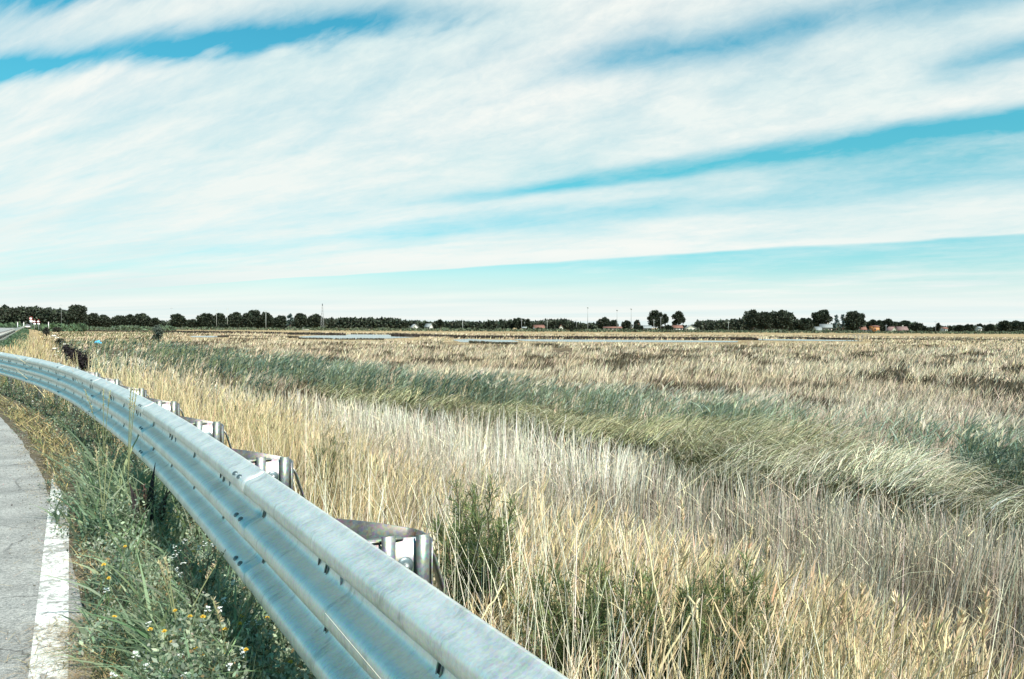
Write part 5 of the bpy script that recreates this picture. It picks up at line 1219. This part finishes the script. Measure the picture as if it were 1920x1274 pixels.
# small white boat by the far bank
D = 400.0; c = at(573, 620, D); root = empty('white_boat', (c[0], D, MARSH+0.45), 'small white boat lying in the grass beyond the open water', 'boat'); A = Acc()
st = [(-1.6, 0.25, 0.35), (-1.2, 0.55, 0.05), (0, 0.7, 0.0), (1.0, 0.5, 0.05), (1.8, 0.05, 0.45)]; V = []; Q = []
for x_, w_, z_ in st: V += [(x_, -w_, 0.75), (x_, -w_*0.5, z_), (x_, w_*0.5, z_), (x_, w_, 0.75)]
for i in range(4):
    for k in range(3): Q.append((4*i+k, 4*i+4+k, 4*i+5+k, 4*i+1+k))
Q.append((0, 1, 2, 3)); A.add(V, Q); link('hull', A.mesh('hull', M_CARW), root)
A = Acc(); A.box((-0.5, 0, 0.72), (0.5, 0.4, 0.05)); link('bench', A.mesh('bench', M_WOOD), root); A = Acc(); A.tube(np.array([(-1.3, 0, 0.6), (-1.3, 0, 1.6)]), 0.06, 5); link('post', A.mesh('post', M_CARW), root)
# road signs
def disc(A, c, r, y, n=24): 
    V = [(c[0], y, c[1])]+[(c[0]+r*math.cos(2*math.pi*k/n), y, c[1]+r*math.sin(2*math.pi*k/n)) for k in range(n)]; V2 = [(v[0], v[1]+0.02, v[2]) for v in V]
    A.add(V+V2, [(1+k, 1+(k+1) % n, n+2+(k+1) % n, n+2+k) for k in range(n)], [(0, 1+k, 1+(k+1) % n) for k in range(n)]+[(n+1, n+2+(k+1) % n, n+2+k) for k in range(n)])
def tri(A, c, r, y):
    V = [(c[0]+r*math.cos(a), y, c[1]+r*math.sin(a)) for a in (math.pi/2, math.pi*7/6, math.pi*11/6)]; V2 = [(v[0], v[1]+0.02, v[2]) for v in V]
    A.add(V+V2, [(0, 1, 4, 3), (1, 2, 5, 4), (2, 0, 3, 5)], [(0, 1, 2), (3, 5, 4)])
D = 205.0; c = at(58, 597, D); root = empty('road_sign', (c[0], D, -0.3), 'round red-rimmed road sign with a white plate beneath, beside the distant road', 'road sign'); zc = c[2]+0.3
A = Acc(); A.tube(np.array([(0, 0.05, 0), (0, 0.05, zc+0.3)]), 0.05, 8); link('pole', A.mesh('pole', M_POLE), root)
A = Acc(); disc(A, (0, zc), 0.45, 0.0); sp_ = link('sign_plate', A.mesh('sign_plate', M_SIGNR), root); A = Acc(); disc(A, (0, zc), 0.31, -0.012); link('sign_face', A.mesh('sign_face', M_SIGNW), sp_)
A = Acc(); A.box((0, 0, zc-0.85), (0.38, 0.012, 0.34)); link('lower_plate', A.mesh('lower_plate', M_SIGNW), root)
for px, lb in ((64.5, 'nearer triangular white road sign right of the round sign'), (72, 'triangular white road sign furthest right of the round sign')):
    c = at(px, 602.5, D); root = empty('road_sign', (c[0], D, -0.4), lb, 'road sign'); zc = c[2]+0.4
    A = Acc(); A.tube(np.array([(0, 0.05, 0), (0, 0.05, zc+0.2)]), 0.05, 8); link('pole', A.mesh('pole', M_POLE), root)
    A = Acc(); tri(A, (0, zc), 0.56, 0.0); sp_ = link('sign_plate', A.mesh('sign_plate', M_SIGNR), root); A = Acc(); tri(A, (0, zc), 0.42, -0.012); link('sign_face', A.mesh('sign_face', M_SIGNW), sp_)
    A = Acc(); A.box((0, 0, zc-0.75), (0.34, 0.012, 0.2)); link('lower_plate', A.mesh('lower_plate', M_SIGNW), root)
for px, lb in ((33, 'left white marker post beyond the distant road'), (44.5, 'white marker post between the far road edge and the car'), (91, 'white marker post right of the triangular signs')):
    c = at(px, 605, 300); root = empty('marker_post', (c[0], 300, -0.2), lb, 'marker post'); A = Acc(); A.box((0, 0, (c[2]+0.35)/2), (0.10, 0.07, (c[2]+0.35)/2)); link('shaft', A.mesh('shaft', M_SIGNW), root)
    A = Acc(); A.box((0, -0.075, c[2]+0.08), (0.08, 0.006, 0.10)); link('reflector', A.mesh('reflector', M_SIGNR), root)

# ------------------------------------------------------------------ sky and sun
SUN_AZ, SUN_EL = R(140), R(52)              # azimuth measured from the view direction towards the right
w = bpy.data.worlds.new('World'); sc.world = w; w.use_nodes = True; nt = w.node_tree; nt.nodes.clear()
out = N(nt, 'ShaderNodeOutputWorld'); bg = N(nt, 'ShaderNodeBackground'); bg.inputs['Strength'].default_value = 0.060; L(nt, bg.outputs[0], out.inputs[0])
sky = N(nt, 'ShaderNodeTexSky', sky_type='NISHITA'); sky.sun_disc = False; sky.sun_elevation = SUN_EL; sky.sun_rotation = SUN_AZ; sky.air_density = 1.0; sky.dust_density = 0.4; sky.ozone_density = 2.0
tc = N(nt, 'ShaderNodeTexCoord'); sep = N(nt, 'ShaderNodeSeparateXYZ'); L(nt, tc.outputs['Generated'], sep.inputs[0]); x, y, z = sep.outputs
zc = mth(nt, 'MAXIMUM', z, 0.004)
# cirrus sheet: position on a flat layer overhead; a runs along the streaks, b across them
bb = mth(nt, 'DIVIDE', mth(nt, 'ADD', mth(nt, 'MULTIPLY', x, 0.643), mth(nt, 'MULTIPLY', y, 0.766)), zc)
aa = mth(nt, 'DIVIDE', mth(nt, 'ADD', mth(nt, 'MULTIPLY', x, -0.766), mth(nt, 'MULTIPLY', y, 0.643)), zc)
lb = mth(nt, 'LOGARITHM', mth(nt, 'MAXIMUM', bb, 0.05), math.e)
la = mth(nt, 'ARCTANGENT', aa)
az = mth(nt, 'ARCTAN2', x, y)
cmb = N(nt, 'ShaderNodeCombineXYZ'); L(nt, az, cmb.inputs[0]); L(nt, mth(nt, 'MULTIPLY', lb, 1.0), cmb.inputs[1])
def noise(sx, sy, detail, off_=0.0, rough=0.55, dist=0.0):
    mp = N(nt, 'ShaderNodeMapping'); mp.inputs['Scale'].default_value = (sx, sy, 1); mp.inputs['Location'].default_value = (off_, off_*0.7, 0); L(nt, cmb.outputs[0], mp.inputs['Vector'])
    n = N(nt, 'ShaderNodeTexNoise', i_Scale=1.0, i_Detail=detail, i_Roughness=rough, i_Distortion=dist); L(nt, mp.outputs[0], n.inputs['Vector']); return n.outputs['Fac']
nA = noise(3.2, 2.4, 4.0, 3.1, 0.5, 0.2); nB = noise(9.0, 8.0, 7.0, 7.7, 0.55, 0.3); nC = noise(48.0, 30.0, 8.0, 1.3, 0.68, 0.6); nD = noise(5.0, 3.2, 3.0, 5.3, 0.5, 0.2)
lbw = mth(nt, 'ADD', lb, mth(nt, 'MULTIPLY', mth(nt, 'SUBTRACT', nA, 0.5), 0.20))
def gauss(v, c, s_): 
    d = mth(nt, 'DIVIDE', mth(nt, 'SUBTRACT', v, c), s_); return mth(nt, 'EXPONENT', mth(nt, 'MULTIPLY', mth(nt, 'MULTIPLY', d, d), -1.0))
def less(v, a, b_): 
    n = N(nt, 'ShaderNodeMapRange', interpolation_type='SMOOTHSTEP'); n.inputs['From Min'].default_value = a; n.inputs['From Max'].default_value = b_; n.inputs['To Min'].default_value = 1; n.inputs['To Max'].default_value = 0; L(nt, v, n.inputs['Value']); return n.outputs[0]
def bpos(b): return (math.log(b)+0.6)/3.6
tt = mth(nt, 'DIVIDE', mth(nt, 'ADD', lbw, 0.6), 3.6, clamp=True)   # clear and cloudy bands, by their place across the sheet
CV = [(0.56, 0.66), (0.74, 0.66), (0.95, 0.70), (1.10, 0.78), (1.30, 0.82), (1.68, 0.83), (1.95, 0.84), (3.2, 0.86), (3.9, 0.86), (4.9, 0.85), (5.6, 0.72), (6.3, 0.78), (7.4, 0.88), (9.0, 0.97), (9.85, 0.95), (10.15, 0.34), (11.5, 0.40), (16.0, 0.60), (19.0, 0.8)]
cov = ramp(nt, tt, [(bpos(b_), c_) for b_, c_ in CV])
g1 = mth(nt, 'MULTIPLY', mth(nt, 'MULTIPLY', gauss(lbw, math.log(2.62), 0.07), less(aa, 1.6, 2.3)), 0.62)
g2 = mth(nt, 'MULTIPLY', mth(nt, 'MULTIPLY', gauss(lbw, math.log(4.55), 0.065), less(aa, 3.6, 5.2)), 0.80)
g3 = mth(nt, 'MULTIPLY', mth(nt, 'MULTIPLY', gauss(lbw, math.log(5.15), 0.11), less(aa, 1.3, 2.6)), 0.42)
g4 = mth(nt, 'MULTIPLY', mth(nt, 'MULTIPLY', gauss(lbw, math.log(3.4), 0.05), less(aa, 0.5, 0.95)), 0.7)
g5 = mth(nt, 'MULTIPLY', mth(nt, 'MULTIPLY', gauss(lbw, math.log(6.0), 0.10), less(aa, 5.0, 9.0)), 0.35)
cov = mth(nt, 'MULTIPLY_ADD', cov, 1.20, -0.16)
# a second, higher drift crosses the first at a slant in the upper left
ww = mth(nt, 'ADD', mth(nt, 'ADD', bb, mth(nt, 'MULTIPLY', aa, 0.33)), mth(nt, 'ADD', mth(nt, 'MULTIPLY', mth(nt, 'SUBTRACT', nA, 0.5), 0.30), mth(nt, 'MULTIPLY', mth(nt, 'SUBTRACT', nB, 0.5), 0.34)))
inl = less(mth(nt, 'MULTIPLY', aa, -1.0), -2.15, -1.55)
cov = mth(nt, 'SUBTRACT', cov, mth(nt, 'MULTIPLY', mth(nt, 'MULTIPLY', gauss(ww, 2.35, 0.125), inl), 0.95))
cov = mth(nt, 'SUBTRACT', cov, mth(nt, 'MULTIPLY', less(ww, 1.80, 2.02), 0.62))
for g_ in (g1, g2, g3, g4, g5): cov = mth(nt, 'SUBTRACT', cov, g_)
# broken texture: streaks and fine fibres of the cloud itself
tex = mth(nt, 'ADD', mth(nt, 'MULTIPLY', mth(nt, 'SUBTRACT', nB, 0.5), 0.78), mth(nt, 'ADD', mth(nt, 'MULTIPLY', mth(nt, 'SUBTRACT', nC, 0.5), 0.36), mth(nt, 'MULTIPLY', mth(nt, 'SUBTRACT', nD, 0.5), 0.58)))
cov = mth(nt, 'ADD', cov, tex, clamp=True)
hz = N(nt, 'ShaderNodeMapRange', interpolation_type='SMOOTHSTEP'); hz.inputs['From Min'].default_value = 0.018; hz.inputs['From Max'].default_value = 0.105; hz.inputs['To Min'].default_value = 1.0; hz.inputs['To Max'].default_value = 0.0; L(nt, z, hz.inputs['Value'])
cov = mth(nt, 'MAXIMUM', cov, hz.outputs[0])
back = N(nt, 'ShaderNodeMapRange'); back.inputs['From Min'].default_value = 0.42; back.inputs['From Max'].default_value = 0.70; back.inputs['To Min'].default_value = 1.0; back.inputs['To Max'].default_value = 0.8; L(nt, z, back.inputs['Value'])
cov = mth(nt, 'MULTIPLY', cov, mth(nt, 'MAXIMUM', back.outputs[0], 0.25))
zr = N(nt, 'ShaderNodeMapRange', interpolation_type='SMOOTHSTEP'); zr.inputs['From Min'].default_value = 0.02; zr.inputs['From Max'].default_value = 0.36; L(nt, z, zr.inputs['Value'])
skyc = mixc(nt, 1.0, mixc(nt, 1.0, sky.outputs[0], sky.outputs[0], 'ADD'), ramp(nt, zr.outputs[0], [(0.0, (0.29, 0.63, 0.65)), (0.5, (0.25, 0.76, 0.64)), (1.0, (0.22, 0.84, 0.74))]), 'MULTIPLY')
cloud = mixc(nt, ramp(nt, nA, [(0.3, 0.0), (0.7, 1.0)]), (7.5, 8.85, 8.75), (9.4, 9.6, 9.15))
L(nt, mixc(nt, cov, skyc, cloud), bg.inputs['Color'])
sd = bpy.data.lights.new('sun', 'SUN'); sd.energy = 5.0; sd.angle = R(0.55); sd.color = (1.0, 0.95, 0.86)
so = bpy.data.objects.new('sun', sd); COL.objects.link(so)
dirv = Vector((math.sin(SUN_AZ)*math.cos(SUN_EL), math.cos(SUN_AZ)*math.cos(SUN_EL), math.sin(SUN_EL)))
so.rotation_euler = dirv.to_track_quat('Z', 'Y').to_euler(); so.location = (20, 0, 40)
sc.view_settings.view_transform = 'Standard'; sc.view_settings.look = 'None'; sc.view_settings.gamma = 1.0; sc.view_settings.exposure = 0.75
sc.cycles.max_bounces = 6; sc.cycles.transparent_max_bounces = 4
